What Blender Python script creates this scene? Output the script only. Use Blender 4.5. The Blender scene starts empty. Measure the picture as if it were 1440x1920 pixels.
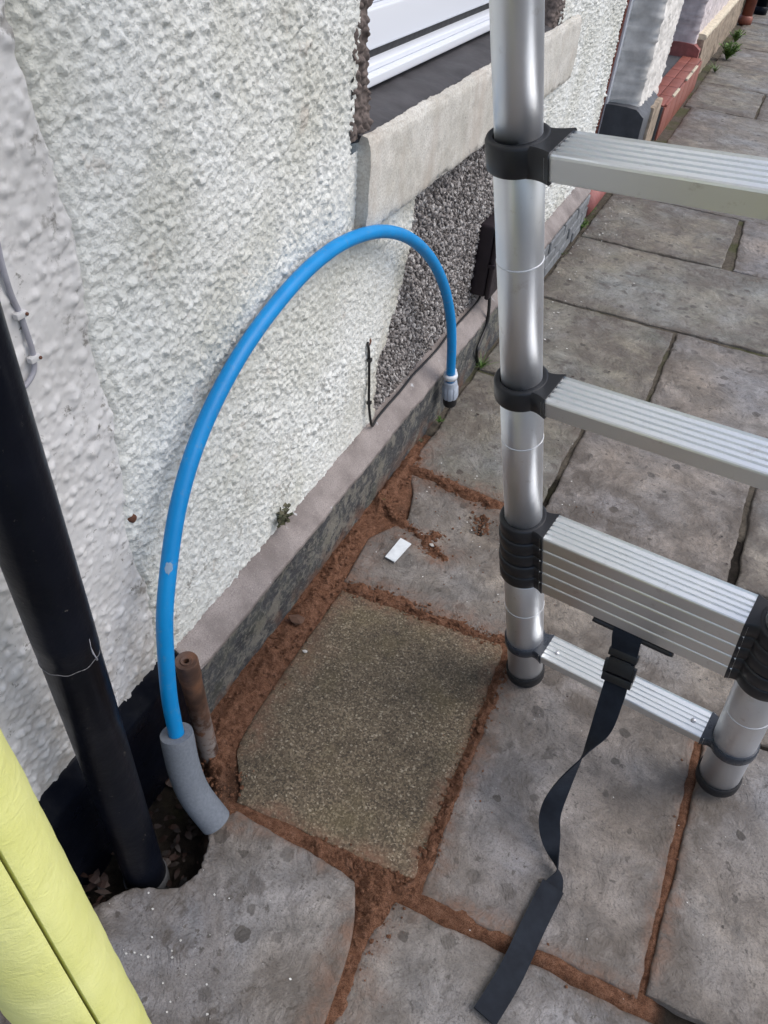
import bpy, bmesh, math, random
import numpy as np
from mathutils import Vector, Matrix
random.seed(7)
S = bpy.context.scene
COL = S.collection

# ------------------------------------------------------------------ camera
CAM_H = 1.40
FPX = 1435.0                       # focal length in pixels of a 1440 x 1920 frame
RT = np.array([[0.89919526, 0.34062872, -0.27462695],
               [0.43182859, -0.58972187, 0.68246039],
               [0.07051209, -0.73225692, -0.67736833]])   # world from camera (x right, y down, z forward)
cd = bpy.data.cameras.new('camera')
cam = bpy.data.objects.new('camera', cd)
COL.objects.link(cam)
m = Matrix.Identity(4)
for i in range(3):
    m[i][0] = RT[i][0]; m[i][1] = -RT[i][1]; m[i][2] = -RT[i][2]
m[2][3] = CAM_H
cam.matrix_world = m
cd.sensor_fit = 'VERTICAL'
cd.sensor_height = 24.0
cd.lens = 24.0 * FPX / 1920.0
cd.clip_start = 0.02
cd.clip_end = 500.0
S.camera = cam

# ------------------------------------------------------------------ light
SUN_EL, SUN_AZ = math.radians(54), math.radians(74)     # azimuth clockwise from +Y
world = bpy.data.worlds.new('World'); S.world = world; world.use_nodes = True
wt = world.node_tree; wt.nodes.clear()
sky = wt.nodes.new('ShaderNodeTexSky'); sky.sky_type = 'NISHITA'
sky.sun_disc = False; sky.sun_elevation = SUN_EL; sky.sun_rotation = SUN_AZ
sky.air_density = 1.0; sky.dust_density = 3.0; sky.ozone_density = 1.0
hs = wt.nodes.new('ShaderNodeHueSaturation'); hs.inputs['Saturation'].default_value = 1.0
bg = wt.nodes.new('ShaderNodeBackground'); bg.inputs['Strength'].default_value = 0.15
wo = wt.nodes.new('ShaderNodeOutputWorld')
wt.links.new(sky.outputs[0], hs.inputs['Color']); wt.links.new(hs.outputs[0], bg.inputs['Color'])
wt.links.new(bg.outputs[0], wo.inputs['Surface'])
sl = bpy.data.lights.new('sun', 'SUN'); sl.energy = 0.9; sl.angle = math.radians(45); sl.color = (1.0, 0.99, 0.97)
sun = bpy.data.objects.new('sun', sl); COL.objects.link(sun)
sd = Vector((math.sin(SUN_AZ) * math.cos(SUN_EL), math.cos(SUN_AZ) * math.cos(SUN_EL), math.sin(SUN_EL)))
sun.rotation_euler = sd.to_track_quat('Z', 'Y').to_euler(); sun.location = (3, 3, 6)
S.view_settings.view_transform = 'Standard'; S.view_settings.look = 'None'
S.view_settings.exposure = 0.42; S.view_settings.gamma = 1.0
S.render.engine = 'CYCLES'
S.cycles.use_denoising = True
S.cycles.sample_clamp_indirect = 4.0
S.cycles.max_bounces = 8

# ------------------------------------------------------------------ survey helpers (photogrammetry of the place)
def ray(px, py):
    return RT @ np.array([px - 720.0, py - 960.0, FPX])
def PG(px, py, z=0.0):
    d = ray(px, py); t = (z - CAM_H) / d[2]; return Vector((d[0] * t, d[1] * t, z))
def PX(px, py, x):
    d = ray(px, py); t = x / d[0]; return Vector((x, d[1] * t, CAM_H + d[2] * t))
def PY(px, py, y):
    d = ray(px, py); t = y / d[1]; return Vector((d[0] * t, y, CAM_H + d[2] * t))

# ------------------------------------------------------------------ numpy noise
def _h(ix, iy, k):
    n = (ix.astype(np.int64) * 374761393 + iy.astype(np.int64) * 668265263 + int(k) * 1274126177) & 0xffffffff
    n = ((n ^ (n >> 13)) * 1274126177) & 0xffffffff
    n = n ^ (n >> 16)
    return (n & 0xffffff) / float(0xffffff)
def vnoise(x, y, k=0):
    ix = np.floor(x); iy = np.floor(y); fx = x - ix; fy = y - iy
    fx = fx * fx * (3 - 2 * fx); fy = fy * fy * (3 - 2 * fy)
    a = _h(ix, iy, k); b = _h(ix + 1, iy, k); c = _h(ix, iy + 1, k); d = _h(ix + 1, iy + 1, k)
    return (a * (1 - fx) + b * fx) * (1 - fy) + (c * (1 - fx) + d * fx) * fy
def fbm(x, y, k=0, o=4):
    s = 0; a = 0.5; t = 0
    for i in range(o):
        s = s + a * vnoise(x * 2 ** i + 17.3 * i, y * 2 ** i - 9.1 * i, k + i); t += a; a *= 0.5
    return s / t
def domes(x, y, cell, rmin, rmax, k=0, prob=1.0):
    """height of random hemispherical lumps, 0..1 (in units of rmax)"""
    gx = np.floor(x / cell); gy = np.floor(y / cell)
    out = np.zeros_like(x)
    for dx in (-1, 0, 1):
        for dy in (-1, 0, 1):
            cx = gx + dx; cy = gy + dy
            px = (cx + _h(cx, cy, k + 1)) * cell; py = (cy + _h(cx, cy, k + 2)) * cell
            r = rmin + (rmax - rmin) * _h(cx, cy, k + 3)
            on = _h(cx, cy, k + 4) < prob
            d2 = ((x - px) ** 2 + (y - py) ** 2) / (r * r)
            hgt = np.where((d2 < 1) & on, (1 - d2) ** 1.2 * r / rmax, 0)
            out = np.maximum(out, hgt)
    return out
def sstep(a, b, x):
    t = np.clip((x - a) / (b - a), 0, 1); return t * t * (3 - 2 * t)
def segdist(x, y, ax, ay, bx, by):
    dx, dy = bx - ax, by - ay
    t = np.clip(((x - ax) * dx + (y - ay) * dy) / (dx * dx + dy * dy + 1e-12), 0, 1)
    return np.hypot(x - ax - t * dx, y - ay - t * dy)
def inpoly(x, y, poly):
    ins = np.zeros(x.shape, bool); n = len(poly)
    for i in range(n):
        x1, y1 = poly[i]; x2, y2 = poly[(i + 1) % n]
        c = ((y1 > y) != (y2 > y)) & (x < (x2 - x1) * (y - y1) / (y2 - y1 + 1e-12) + x1)
        ins ^= c
    return ins

# ------------------------------------------------------------------ object helpers
def tag(o, label=None, cat=None, group=None, kind=None):
    if label: o['label'] = label
    if cat: o['category'] = cat
    if group: o['group'] = group
    if kind: o['kind'] = kind
    return o
def thing(name, loc, label, cat, group=None, kind=None):
    o = bpy.data.objects.new(name, None); COL.objects.link(o)
    o.location = Vector(loc); o.empty_display_size = 0.1
    return tag(o, label, cat, group, kind)
def adopt(o, parent):
    if parent is not None:
        o.parent = parent
        w = Vector((0, 0, 0)); p = parent
        while p is not None:
            if p.type == 'EMPTY' or p.parent is None: w += p.location
            p = p.parent
        # all meshes keep world coordinates; only roots are translated
        o.matrix_parent_inverse = Matrix.Translation(-w) if parent.parent is None else Matrix.Identity(4)
    return o
def obj(name, verts, faces, mat, parent=None, smooth=False):
    me = bpy.data.meshes.new(name)
    me.from_pydata([tuple(v) for v in verts], [], [tuple(f) for f in faces])
    me.update()
    o = bpy.data.objects.new(name, me); COL.objects.link(o)
    me.materials.append(mat)
    if smooth: me.polygons.foreach_set('use_smooth', [True] * len(me.polygons))
    return adopt(o, parent)
def bobj(name, bm, mat, parent=None, smooth=False):
    me = bpy.data.meshes.new(name); bm.normal_update(); bm.to_mesh(me); bm.free()
    o = bpy.data.objects.new(name, me); COL.objects.link(o); me.materials.append(mat)
    if smooth: me.polygons.foreach_set('use_smooth', [True] * len(me.polygons))
    return adopt(o, parent)
def grid_obj(name, P, mat, parent=None, keep=None, attrs=None, flip=False, skirt=None, smooth=True):
    """P: (n, m, 3) array of points -> quad grid; keep: bool (n-1, m-1) of faces kept"""
    n, mm = P.shape[:2]
    V = P.reshape(-1, 3)
    I = np.arange(n * mm).reshape(n, mm)
    q = np.stack([I[:-1, :-1], I[1:, :-1], I[1:, 1:], I[:-1, 1:]], -1)
    if flip: q = q[..., ::-1]
    q = q[keep] if keep is not None else q.reshape(-1, 4)
    F = q
    if skirt is not None:
        ring = np.concatenate([I[:, 0], I[-1, 1:], I[-2::-1, -1], I[0, -2:0:-1]])
        low = V[ring].copy(); low[:, 2] = skirt
        base = len(V); V = np.concatenate([V, low])
        k = len(ring); a = np.arange(k); b = (a + 1) % k
        sk = np.stack([ring[a], ring[b], base + b, base + a], -1)
        if not flip: sk = sk[:, ::-1]
        F = np.concatenate([F, sk])
    me = bpy.data.meshes.new(name)
    me.vertices.add(len(V)); me.vertices.foreach_set('co', V.astype(np.float32).ravel())
    me.loops.add(F.size); me.loops.foreach_set('vertex_index', F.astype(np.int32).ravel())
    me.polygons.add(len(F)); me.polygons.foreach_set('loop_start', (np.arange(len(F)) * 4).astype(np.int32))
    me.polygons.foreach_set('loop_total', np.full(len(F), 4, np.int32))
    me.polygons.foreach_set('use_smooth', np.full(len(F), smooth, bool))
    me.update(calc_edges=True); me.validate()
    for nm, a in (attrs or {}).items():
        at = me.attributes.new(nm, 'FLOAT', 'POINT')
        vals = np.zeros(len(V), np.float32); vals[:a.size] = a.ravel()
        if len(V) > a.size: vals[a.size:] = a.ravel()[ring]
        at.data.foreach_set('value', vals)
    o = bpy.data.objects.new(name, me); COL.objects.link(o); me.materials.append(mat)
    return adopt(o, parent)
def tube(path, radii, seg=24, caps=True):
    path = [Vector(p) for p in path]; n = len(path)
    if not hasattr(radii, '__len__'): radii = [radii] * n
    V = []; F = []
    t0 = (path[1] - path[0]).normalized()
    a = Vector((0, 0, 1)) if abs(t0.z) < 0.9 else Vector((1, 0, 0))
    nrm = t0.cross(a).normalized()
    for i, p in enumerate(path):
        t = (path[min(i + 1, n - 1)] - path[max(i - 1, 0)]).normalized()
        nrm = (nrm - t * nrm.dot(t)).normalized(); b = t.cross(nrm)
        for k in range(seg):
            an = 2 * math.pi * k / seg
            V.append(p + (nrm * math.cos(an) + b * math.sin(an)) * radii[i])
    for i in range(n - 1):
        for k in range(seg):
            k2 = (k + 1) % seg
            F.append((i * seg + k, i * seg + k2, (i + 1) * seg + k2, (i + 1) * seg + k))
    if caps:
        F.append(tuple(range(seg))[::-1]); F.append(tuple((n - 1) * seg + k for k in range(seg)))
    return V, F
def spline(pts, n=8):
    pts = [Vector(p) for p in pts]; out = []
    P = [pts[0] * 2 - pts[1]] + pts + [pts[-1] * 2 - pts[-2]]
    for i in range(1, len(P) - 2):
        p0, p1, p2, p3 = P[i - 1:i + 3]
        for k in range(n):
            t = k / n
            out.append(0.5 * ((2 * p1) + (p2 - p0) * t + (2 * p0 - 5 * p1 + 4 * p2 - p3) * t * t + (3 * p1 - p0 - 3 * p2 + p3) * t ** 3))
    out.append(pts[-1]); return out
def lathe(org, axis, prof, seg=48, closed=False):
    """prof: list of (radius, along)"""
    ax = Vector(axis).normalized()
    a = Vector((0, 1, 0)) if abs(ax.y) < 0.9 else Vector((1, 0, 0))
    e1 = (a - ax * a.dot(ax)).normalized(); e2 = ax.cross(e1)
    V = []; F = []
    for r, s in prof:
        for k in range(seg):
            an = 2 * math.pi * k / seg
            V.append(Vector(org) + ax * s + (e1 * math.cos(an) + e2 * math.sin(an)) * r)
    n = len(prof)
    for i in range(n if closed else n - 1):
        j = (i + 1) % n
        for k in range(seg):
            k2 = (k + 1) % seg
            F.append((i * seg + k, i * seg + k2, j * seg + k2, j * seg + k))
    return V, F
def autosmooth(o, deg=35):
    me = o.data
    me.polygons.foreach_set('use_smooth', [True] * len(me.polygons))
    bm = bmesh.new(); bm.from_mesh(me)
    for e in bm.edges:
        if len(e.link_faces) == 2 and e.calc_face_angle(0) > math.radians(deg): e.smooth = False
    bm.to_mesh(me); bm.free()
    return o
def join(*parts):
    V = []; F = []
    for v, f in parts:
        b = len(V); V += list(v); F += [tuple(i + b for i in q) for q in f]
    return V, F
def hexa(c, ex, ey, ez):
    """box from centre and three half axes"""
    c, ex, ey, ez = map(Vector, (c, ex, ey, ez))
    V = [c + ex * i + ey * j + ez * k for k in (-1, 1) for j in (-1, 1) for i in (-1, 1)]
    F = [(0, 2, 3, 1), (4, 5, 7, 6), (0, 1, 5, 4), (2, 6, 7, 3), (0, 4, 6, 2), (1, 3, 7, 5)]
    return V, F
def bbox(x0, x1, y0, y1, z0, z1):
    return hexa(((x0 + x1) / 2, (y0 + y1) / 2, (z0 + z1) / 2), ((x1 - x0) / 2, 0, 0), (0, (y1 - y0) / 2, 0), (0, 0, (z1 - z0) / 2))
def bevelled(name, vf, mat, parent=None, w=0.003, seg=2, smooth=True):
    bm = bmesh.new()
    vs = [bm.verts.new(v) for v in vf[0]]
    for f in vf[1]: bm.faces.new([vs[i] for i in f])
    bmesh.ops.recalc_face_normals(bm, faces=bm.faces)
    bmesh.ops.bevel(bm, geom=list(bm.edges), offset=w, segments=seg, affect='EDGES', profile=0.6)
    o = bobj(name, bm, mat, parent)
    return autosmooth(o, 40) if smooth else o
def rough_prism(name, prof, y0, y1, ny, mat, parent, amp=0.002, seed=0, sub=6, freq=40):
    """profile [(x,z)...] swept along y with uneven surface; ends capped"""
    pts = []
    for i in range(len(prof) - 1):
        for k in range(sub):
            t = k / sub
            pts.append((prof[i][0] * (1 - t) + prof[i + 1][0] * t, prof[i][1] * (1 - t) + prof[i + 1][1] * t))
    pts.append(prof[-1])
    pts = np.array(pts); n = len(pts)
    ys = np.linspace(y0, y1, ny)
    s = np.concatenate([[0], np.cumsum(np.hypot(*np.diff(pts, axis=0).T))])
    Yg, Sg = np.meshgrid(ys, s, indexing='ij')
    d = (fbm(Yg * freq, Sg * freq, seed) - 0.5) * 2 * amp + (fbm(Yg * freq * .2, Sg * freq * .2, seed + 9) - .5) * 2 * amp
    tan = np.gradient(pts, axis=0); nx = tan[:, 1]; nz = -tan[:, 0]; ln = np.hypot(nx, nz) + 1e-9
    P = np.zeros((ny, n, 3))
    P[..., 0] = pts[None, :, 0] + d * (nx / ln)[None]; P[..., 1] = Yg; P[..., 2] = pts[None, :, 1] + d * (nz / ln)[None]
    o = grid_obj(name, P, mat, parent, flip=False)
    bm = bmesh.new(); bm.from_mesh(o.data); bm.verts.ensure_lookup_table()
    for row in (0, ny - 1):
        bm.faces.new([bm.verts[row * n + k] for k in range(n)])
    bmesh.ops.recalc_face_normals(bm, faces=bm.faces)
    bm.to_mesh(o.data); bm.free()
    return o

# ------------------------------------------------------------------ materials
class M:
    def __init__(s, name, rough=0.6, metal=0.0, spec=0.5):
        s.m = bpy.data.materials.new(name); s.m.use_nodes = True; s.nt = s.m.node_tree
        s.b = s.nt.nodes['Principled BSDF']; s.b.inputs['Roughness'].default_value = rough
        s.b.inputs['Metallic'].default_value = metal; s.b.inputs['Specular IOR Level'].default_value = spec
        s.geo = s.nt.nodes.new('ShaderNodeNewGeometry'); s.pos = s.geo.outputs['Position']
    def n(s, typ, ins=None, **pr):
        nd = s.nt.nodes.new('ShaderNode' + typ)
        for k, v in pr.items(): setattr(nd, k, v)
        for k, v in (ins or {}).items(): s.put(nd.inputs[k], v)
        return nd
    def put(s, sock, v):
        if isinstance(v, bpy.types.NodeSocket): s.nt.links.new(v, sock)
        elif isinstance(v, (tuple, list)) and len(v) == 3 and sock.type == 'RGBA': sock.default_value = (*v, 1)
        else: sock.default_value = v
    def noise(s, scale, detail=4, rough=0.55, dist=0.0, vec=None):
        return s.n('TexNoise', {'Scale': scale, 'Detail': detail, 'Roughness': rough, 'Distortion': dist, 'Vector': vec or s.pos}).outputs['Fac']
    def voro(s, scale, out='Distance', feat='F1', vec=None, rnd=1.0):
        return s.n('TexVoronoi', {'Scale': scale, 'Vector': vec or s.pos, 'Randomness': rnd}, feature=feat).outputs[out]
    def ramp(s, fac, stops):
        r = s.n('ValToRGB', {'Fac': fac}); e = r.color_ramp.elements
        while len(e) < len(stops): e.new(0.5)
        for i, (p, c) in enumerate(stops):
            e[i].position = p; e[i].color = (*c, 1) if hasattr(c, '__len__') else (c, c, c, 1)
        return r.outputs['Color']
    def mix(s, fac, a, b, mode='MIX'):
        nd = s.n('Mix', data_type='RGBA', blend_type=mode)
        s.put(nd.inputs[0], fac); s.put(nd.inputs[6], a); s.put(nd.inputs[7], b)
        return nd.outputs[2]
    def math(s, op, a, b=0.0, c=0.0):
        nd = s.n('Math', operation=op)
        s.put(nd.inputs[0], a); s.put(nd.inputs[1], b); s.put(nd.inputs[2], c); return nd.outputs[0]
    def scaled(s, v):
        return s.n('VectorMath', {0: s.pos, 1: v}, operation='MULTIPLY').outputs[0]
    def attr(s, name): return s.n('Attribute', attribute_name=name).outputs['Fac']
    def bump(s, h, strength=0.5, dist=0.002, prev=None):
        ins = {'Strength': strength, 'Distance': dist, 'Height': h}
        if prev is not None: ins['Normal'] = prev
        return s.n('Bump', ins).outputs['Normal']
    def out(s, color=None, rough=None, normal=None):
        if color is not None: s.put(s.b.inputs['Base Color'], color)
        if rough is not None: s.put(s.b.inputs['Roughness'], rough)
        if normal is not None: s.put(s.b.inputs['Normal'], normal)
        return s.m
def plain(name, col, rough=0.5, metal=0.0, var=0.15, scale=30, bump=0.15, bs=300, spec=0.5):
    k = M(name, rough, metal, spec)
    f = k.noise(scale, 5)
    c = k.ramp(f, [(0.3, [v * (1 - var) for v in col]), (0.7, [min(1, v * (1 + var)) for v in col])])
    r = k.ramp(k.noise(scale * 2.3, 3), [(0.3, max(0, rough - .08)), (0.7, min(1, rough + .08))])
    return k.out(c, r, k.bump(k.noise(bs, 3), bump, 0.001))

def mk_roughcast():
    k = M('cream_roughcast_paint', 0.62)
    z = k.n('SeparateXYZ', {0: k.pos}).outputs['Z']
    c = k.ramp(k.noise(5, 5), [(0.36, (.63, .64, .59)), (0.5, (.715, .73, .695)), (0.64, (.75, .77, .745))])
    # mustard water staining, long vertical streaks
    st = k.ramp(k.noise(6, 4, 0.6, 0.4, k.scaled((1, 1, .35))), [(0.52, 0.0), (0.70, 0.30)])
    c = k.mix(st, c, (.50, .49, .39))
    # scattered grime caught on the grains, stronger low down on the wall
    low = k.ramp(z, [(0.22, 1.0), (0.55, 0.4), (0.9, 0.15)])
    g = k.ramp(k.noise(42, 5, 0.75), [(0.54, 0.0), (0.62, 0.85)])
    g2 = k.ramp(k.noise(5.5, 3), [(0.42, 0.0), (0.56, 1.0)])
    c = k.mix(k.math('MULTIPLY', k.math('MULTIPLY', g, g2), low), c, (.16, .14, .11))
    # pinkish spots
    c = k.mix(k.ramp(k.noise(18, 4), [(0.64, 0.0), (0.70, 0.35)]), c, (.42, .34, .28))
    ptch = k.attr('bare')
    c = k.mix(ptch, c, k.ramp(k.noise(120, 4), [(0.3, (.10, .09, .085)), (0.7, (.24, .22, .21))]))
    tan = k.attr('tan')
    c = k.mix(k.math('MULTIPLY', tan, k.ramp(k.noise(14, 4), [(0.35, 0.2), (0.6, 0.9)])), c, (.40, .36, .27))
    b = k.bump(k.noise(380, 4, .7), 0.8, 0.0022)
    b = k.bump(k.voro(230), 0.5, 0.002, b)
    return k.out(c, None, b)
def mk_white_paint():
    k = M('white_masonry_paint', 0.5)
    c = k.ramp(k.noise(7, 4), [(0.36, (.585, .580, .565)), (0.64, (.69, .685, .675))])
    g = k.ramp(k.noise(55, 5, .75), [(0.60, 0.0), (0.66, 0.85)])
    g2 = k.ramp(k.noise(7, 2), [(0.45, 0.0), (0.6, 1.0)])
    c = k.mix(k.math('MULTIPLY', g, g2), c, (.13, .12, .10))
    yq = k.n('SeparateXYZ', {0: k.pos}).outputs['Y']
    nb = k.math('MULTIPLY', k.ramp(yq, [(0.56, 0.0), (0.60, 1.0)]), k.ramp(k.noise(34, 5, .7), [(0.56, 0.0), (0.64, 0.75)]))
    c = k.mix(nb, c, (.13, .12, .10))
    z = k.n('SeparateXYZ', {0: k.pos}).outputs['Z']
    lo = k.math('MULTIPLY', k.ramp(z, [(0.2, 1.0), (0.62, 0.0)]), k.ramp(k.noise(24, 5, .7), [(0.42, 0.0), (0.62, 0.8)]))
    c = k.mix(lo, c, (.36, .33, .29))
    return k.out(c, None, k.bump(k.noise(220, 4, .6), 0.3, 0.0012))
def mk_apron():
    k = M('pale_cement_band', 0.8)
    c = k.ramp(k.noise(9, 5), [(0.36, (.53, .515, .46)), (0.62, (.67, .66, .61))])
    sp = k.ramp(k.noise(260, 2, .7), [(0.40, 0.45), (0.56, 0.0)])
    c = k.mix(sp, c, (.30, .26, .22))
    st = k.ramp(k.noise(10, 4, .6, .3, k.scaled((1, 1, .2))), [(0.5, 0.0), (0.68, 0.5)])
    c = k.mix(st, c, (.42, .36, .30))
    c = k.mix(k.ramp(k.noise(30, 5, .7), [(0.64, 0.0), (0.74, 0.7)]), c, (.16, .16, .15))
    return k.out(c, None, k.bump(k.noise(240, 3, .7), 0.7, 0.002))
def mk_pebble():
    k = M('pebbledash_chippings', 0.6)
    r = k.geo.outputs['Random Per Island']
    c = k.ramp(r, [(0.0, (.075, .066, .062)), (0.35, (.18, .163, .155)), (0.75, (.30, .28, .268)), (1.0, (.50, .48, .46))])
    return k.out(c, None, k.bump(k.noise(500, 2), 0.3, 0.001))
def mk_bevel():
    k = M('pinkish_cement_capping', 0.75)
    c = k.ramp(k.noise(11, 5), [(0.36, (.175, .150, .140)), (0.64, (.30, .265, .25))])
    sp = k.ramp(k.noise(420, 2, .7), [(0.36, 0.6), (0.5, 0.0), (0.62, 0.0), (0.75, 0.6)])
    c = k.mix(sp, c, k.ramp(k.noise(420, 2, .7), [(0.45, (.13, .11, .11)), (0.55, (.55, .50, .48))]))
    c = k.mix(k.ramp(k.noise(26, 4, .7), [(0.66, 0.0), (0.72, 0.8)]), c, (.52, .54, .56))
    return k.out(c, None, k.bump(k.noise(380, 3, .7), 0.4, 0.0015))
def mk_plinth():
    k = M('dark_peeling_plinth_stone', 0.7)
    c = k.ramp(k.noise(16, 6, .65), [(0.36, (.030, .034, .042)), (0.64, (.095, .10, .105))])
    pe = k.ramp(k.noise(75, 7, .75, .5, k.scaled((1, .8, 1.2))), [(0.50, 0.0), (0.58, 0.85)])
    c = k.mix(pe, c, (.24, .235, .20))
    c = k.mix(k.ramp(k.noise(9, 5, .7), [(0.44, 0.75), (0.58, 0.0)]), c, (.045, .047, .052))
    c = k.mix(k.ramp(k.noise(160, 4, .7, .4), [(0.58, 0.0), (0.66, 0.8)]), c, (.030, .030, .033))
    c = k.mix(k.ramp(k.noise(17, 8, .74, .3), [(0.52, 0.0), (0.58, 0.9)]), c, (.215, .205, .175))
    mo = k.ramp(k.noise(9, 4), [(0.55, 0.0), (0.68, 0.3)])
    c = k.mix(mo, c, (.12, .12, .07))
    z = k.n('SeparateXYZ', {0: k.pos}).outputs['Z']
    sp = k.math('MULTIPLY', k.ramp(z, [(0.0, 1.0), (0.07, 0.0)]), k.ramp(k.noise(14, 4), [(0.48, 0.0), (0.62, 0.8)]))
    c = k.mix(sp, c, (.17, .085, .05))
    return k.out(c, None, k.bump(k.noise(110, 7, .75), 1.0, 0.007))
def mk_black(name, dust=0.5, rough=0.3):
    k = M(name, rough, spec=0.10)
    c = k.ramp(k.noise(8, 4), [(0.3, (.0025, .0032, .006)), (0.7, (.006, .0075, .013))])
    d = k.ramp(k.noise(70, 5, .75), [(0.66, 0.0), (0.74, dust)])
    c = k.mix(d, c, (.30, .27, .24))
    r = k.ramp(k.noise(22, 4), [(0.36, rough - .05), (0.64, rough + .08)])
    return k.out(c, r, k.bump(k.noise(60, 4), 0.25, 0.003))
def mk_flag():
    k = M('riven_sandstone', 0.6)
    base = k.n('ObjectInfo').outputs['Color']
    sw = k.noise(3.3, 5, .55, 1.1)                                    # bedding swirls
    lam = k.math('PINGPONG', k.math('MULTIPLY', sw, 17.0), 1.0)
    c = k.mix(1.0, base, k.ramp(k.noise(7, 6, .65, .9), [(0.36, .62), (0.5, 1.0), (0.64, 1.36)]), 'MULTIPLY')
    ln = k.math('ADD', k.noise(4.2, 3, .5, .7), k.math('MULTIPLY', k.noise(70, 3, .6), .016))
    lay = k.math('SNAP', ln, .048)
    lf = k.math('FRACT', k.math('DIVIDE', ln, .048))
    c = k.mix(1.0, c, k.ramp(k.math('FRACT', k.math('MULTIPLY', lay, 61.7)), [(0.0, .80), (1.0, 1.18)]), 'MULTIPLY')
    c = k.mix(k.math('MULTIPLY', k.ramp(lf, [(0.0, 1.0), (0.07, 0.0)]), k.ramp(k.noise(9, 3), [(0.46, 0.0), (0.56, 0.75)])), c, (.085, .076, .066))  # dark line along the ledge steps: painted shadow and caught dirt
    c = k.mix(1.0, c, k.ramp(k.noise(2.2, 3, .5), [(0.38, (1.10, 1.02, .91)), (0.5, (1.02, 1.0, .97)), (0.62, (.93, .985, 1.08))]), 'MULTIPLY')
    c = k.mix(0.55, c, k.mix(1.0, c, k.ramp(lam, [(0.0, .70), (0.5, 1.0), (1.0, 1.22)]), 'MULTIPLY'))
    c = k.mix(k.ramp(k.noise(3.6, 5, .65, 1.2), [(0.46, 0.0), (0.60, 0.45)]), c, (.175, .148, .125))      # brown iron bands
    c = k.mix(k.ramp(k.noise(4.4, 5, .7, .5), [(0.50, 0.0), (0.66, 0.42)]), c, (.33, .32, .315))        # pale bloom
    c = k.mix(k.math('MULTIPLY', k.attr('moss'), k.ramp(k.noise(8, 5, .7), [(0.42, 0.0), (0.60, 0.75)])), c, (.13, .132, .090))
    msk = k.ramp(k.noise(2.1, 3), [(0.46, 0.0), (0.58, 1.0)])
    c = k.mix(k.math('MULTIPLY', msk, k.ramp(k.noise(15, 6, .6, .3), [(0.575, 0.0), (0.635, 0.8)])), c, (.085, .073, .063))       # dark blotches
    c = k.mix(k.ramp(k.noise(48, 6, .62, .2), [(0.615, 0.0), (0.65, 0.75)]), c, (.075, .066, .058))
    c = k.mix(k.ramp(k.noise(120, 4, .6), [(0.66, 0.0), (0.70, 0.7)]), c, (.06, .055, .05))
    c = k.mix(k.ramp(k.noise(60, 5, .7, 1.6, k.scaled((1.3, .6, 1))), [(0.665, 0.0), (0.70, 0.6)]), c, (.46, .46, .45))   # pale scratches
    c = k.mix(k.ramp(k.noise(300, 3, .7), [(0.36, 0.5), (0.5, 0.0), (0.62, 0.0), (0.72, .3)]), c, k.ramp(k.noise(300, 3, .7), [(0.45, (.085, .075, .07)), (0.55, (.40, .39, .38))]))
    wv = k.n('VectorMath', {0: k.pos, 1: k.n('VectorMath', {0: k.n('TexNoise', {'Scale': 70.0, 'Detail': 4.0, 'Vector': k.pos}).outputs['Color'], 1: (.016, .016, .016)}, operation='MULTIPLY').outputs[0]}, operation='ADD').outputs[0]
    sv = k.n('TexVoronoi', {'Scale': 16.0, 'Vector': wv}, feature='F1', voronoi_dimensions='2D'); sx = k.n('SeparateXYZ', {0: sv.outputs['Color']})
    rad = k.math('MULTIPLY', k.math('MAXIMUM', k.math('SUBTRACT', sx.outputs['X'], .55), 0.0), .55)
    spot = k.math('MULTIPLY', k.ramp(k.math('SUBTRACT', rad, sv.outputs['Distance']), [(0.0, 0.0), (0.03, 1.0)]), k.math('MULTIPLY_ADD', sx.outputs['Y'], .55, .40))
    c = k.mix(spot, c, (.058, .050, .043))
    dk = k.math('MULTIPLY', k.attr('damp'), k.ramp(k.noise(11, 6, .68, .4), [(0.38, 0.15), (0.56, 0.90)]))
    c = k.mix(dk, c, (.105, .087, .072))
    c = k.mix(k.ramp(k.noise(5.2, 7, .7, .6), [(0.54, 0.0), (0.66, 0.40)]), c, (.130, .112, .096))
    d = k.attr('dust')
    dm = k.math('MULTIPLY', d, k.ramp(k.noise(40, 6, .72), [(0.38, 0.05), (0.60, 1.0)]))
    c = k.mix(dm, c, (.20, .125, .090))
    r = k.ramp(k.noise(6, 4), [(0.35, .36), (0.65, .70)])
    b = k.bump(lay, 1.0, 0.06)
    b = k.bump(lam, 0.35, 0.003, b)
    b = k.bump(k.noise(13, 8, .66, 1.4), 1.0, 0.014, b)
    b = k.bump(k.noise(70, 6, .7, .8), 0.9, 0.004, b)
    b = k.bump(k.ramp(k.voro(160), [(0.0, 0.0), (0.22, 1.0)]), 0.35, 0.002, b)
    b = k.bump(k.noise(420, 3, .6), 0.45, 0.0012, b)
    return k.out(c, r, b)
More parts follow.
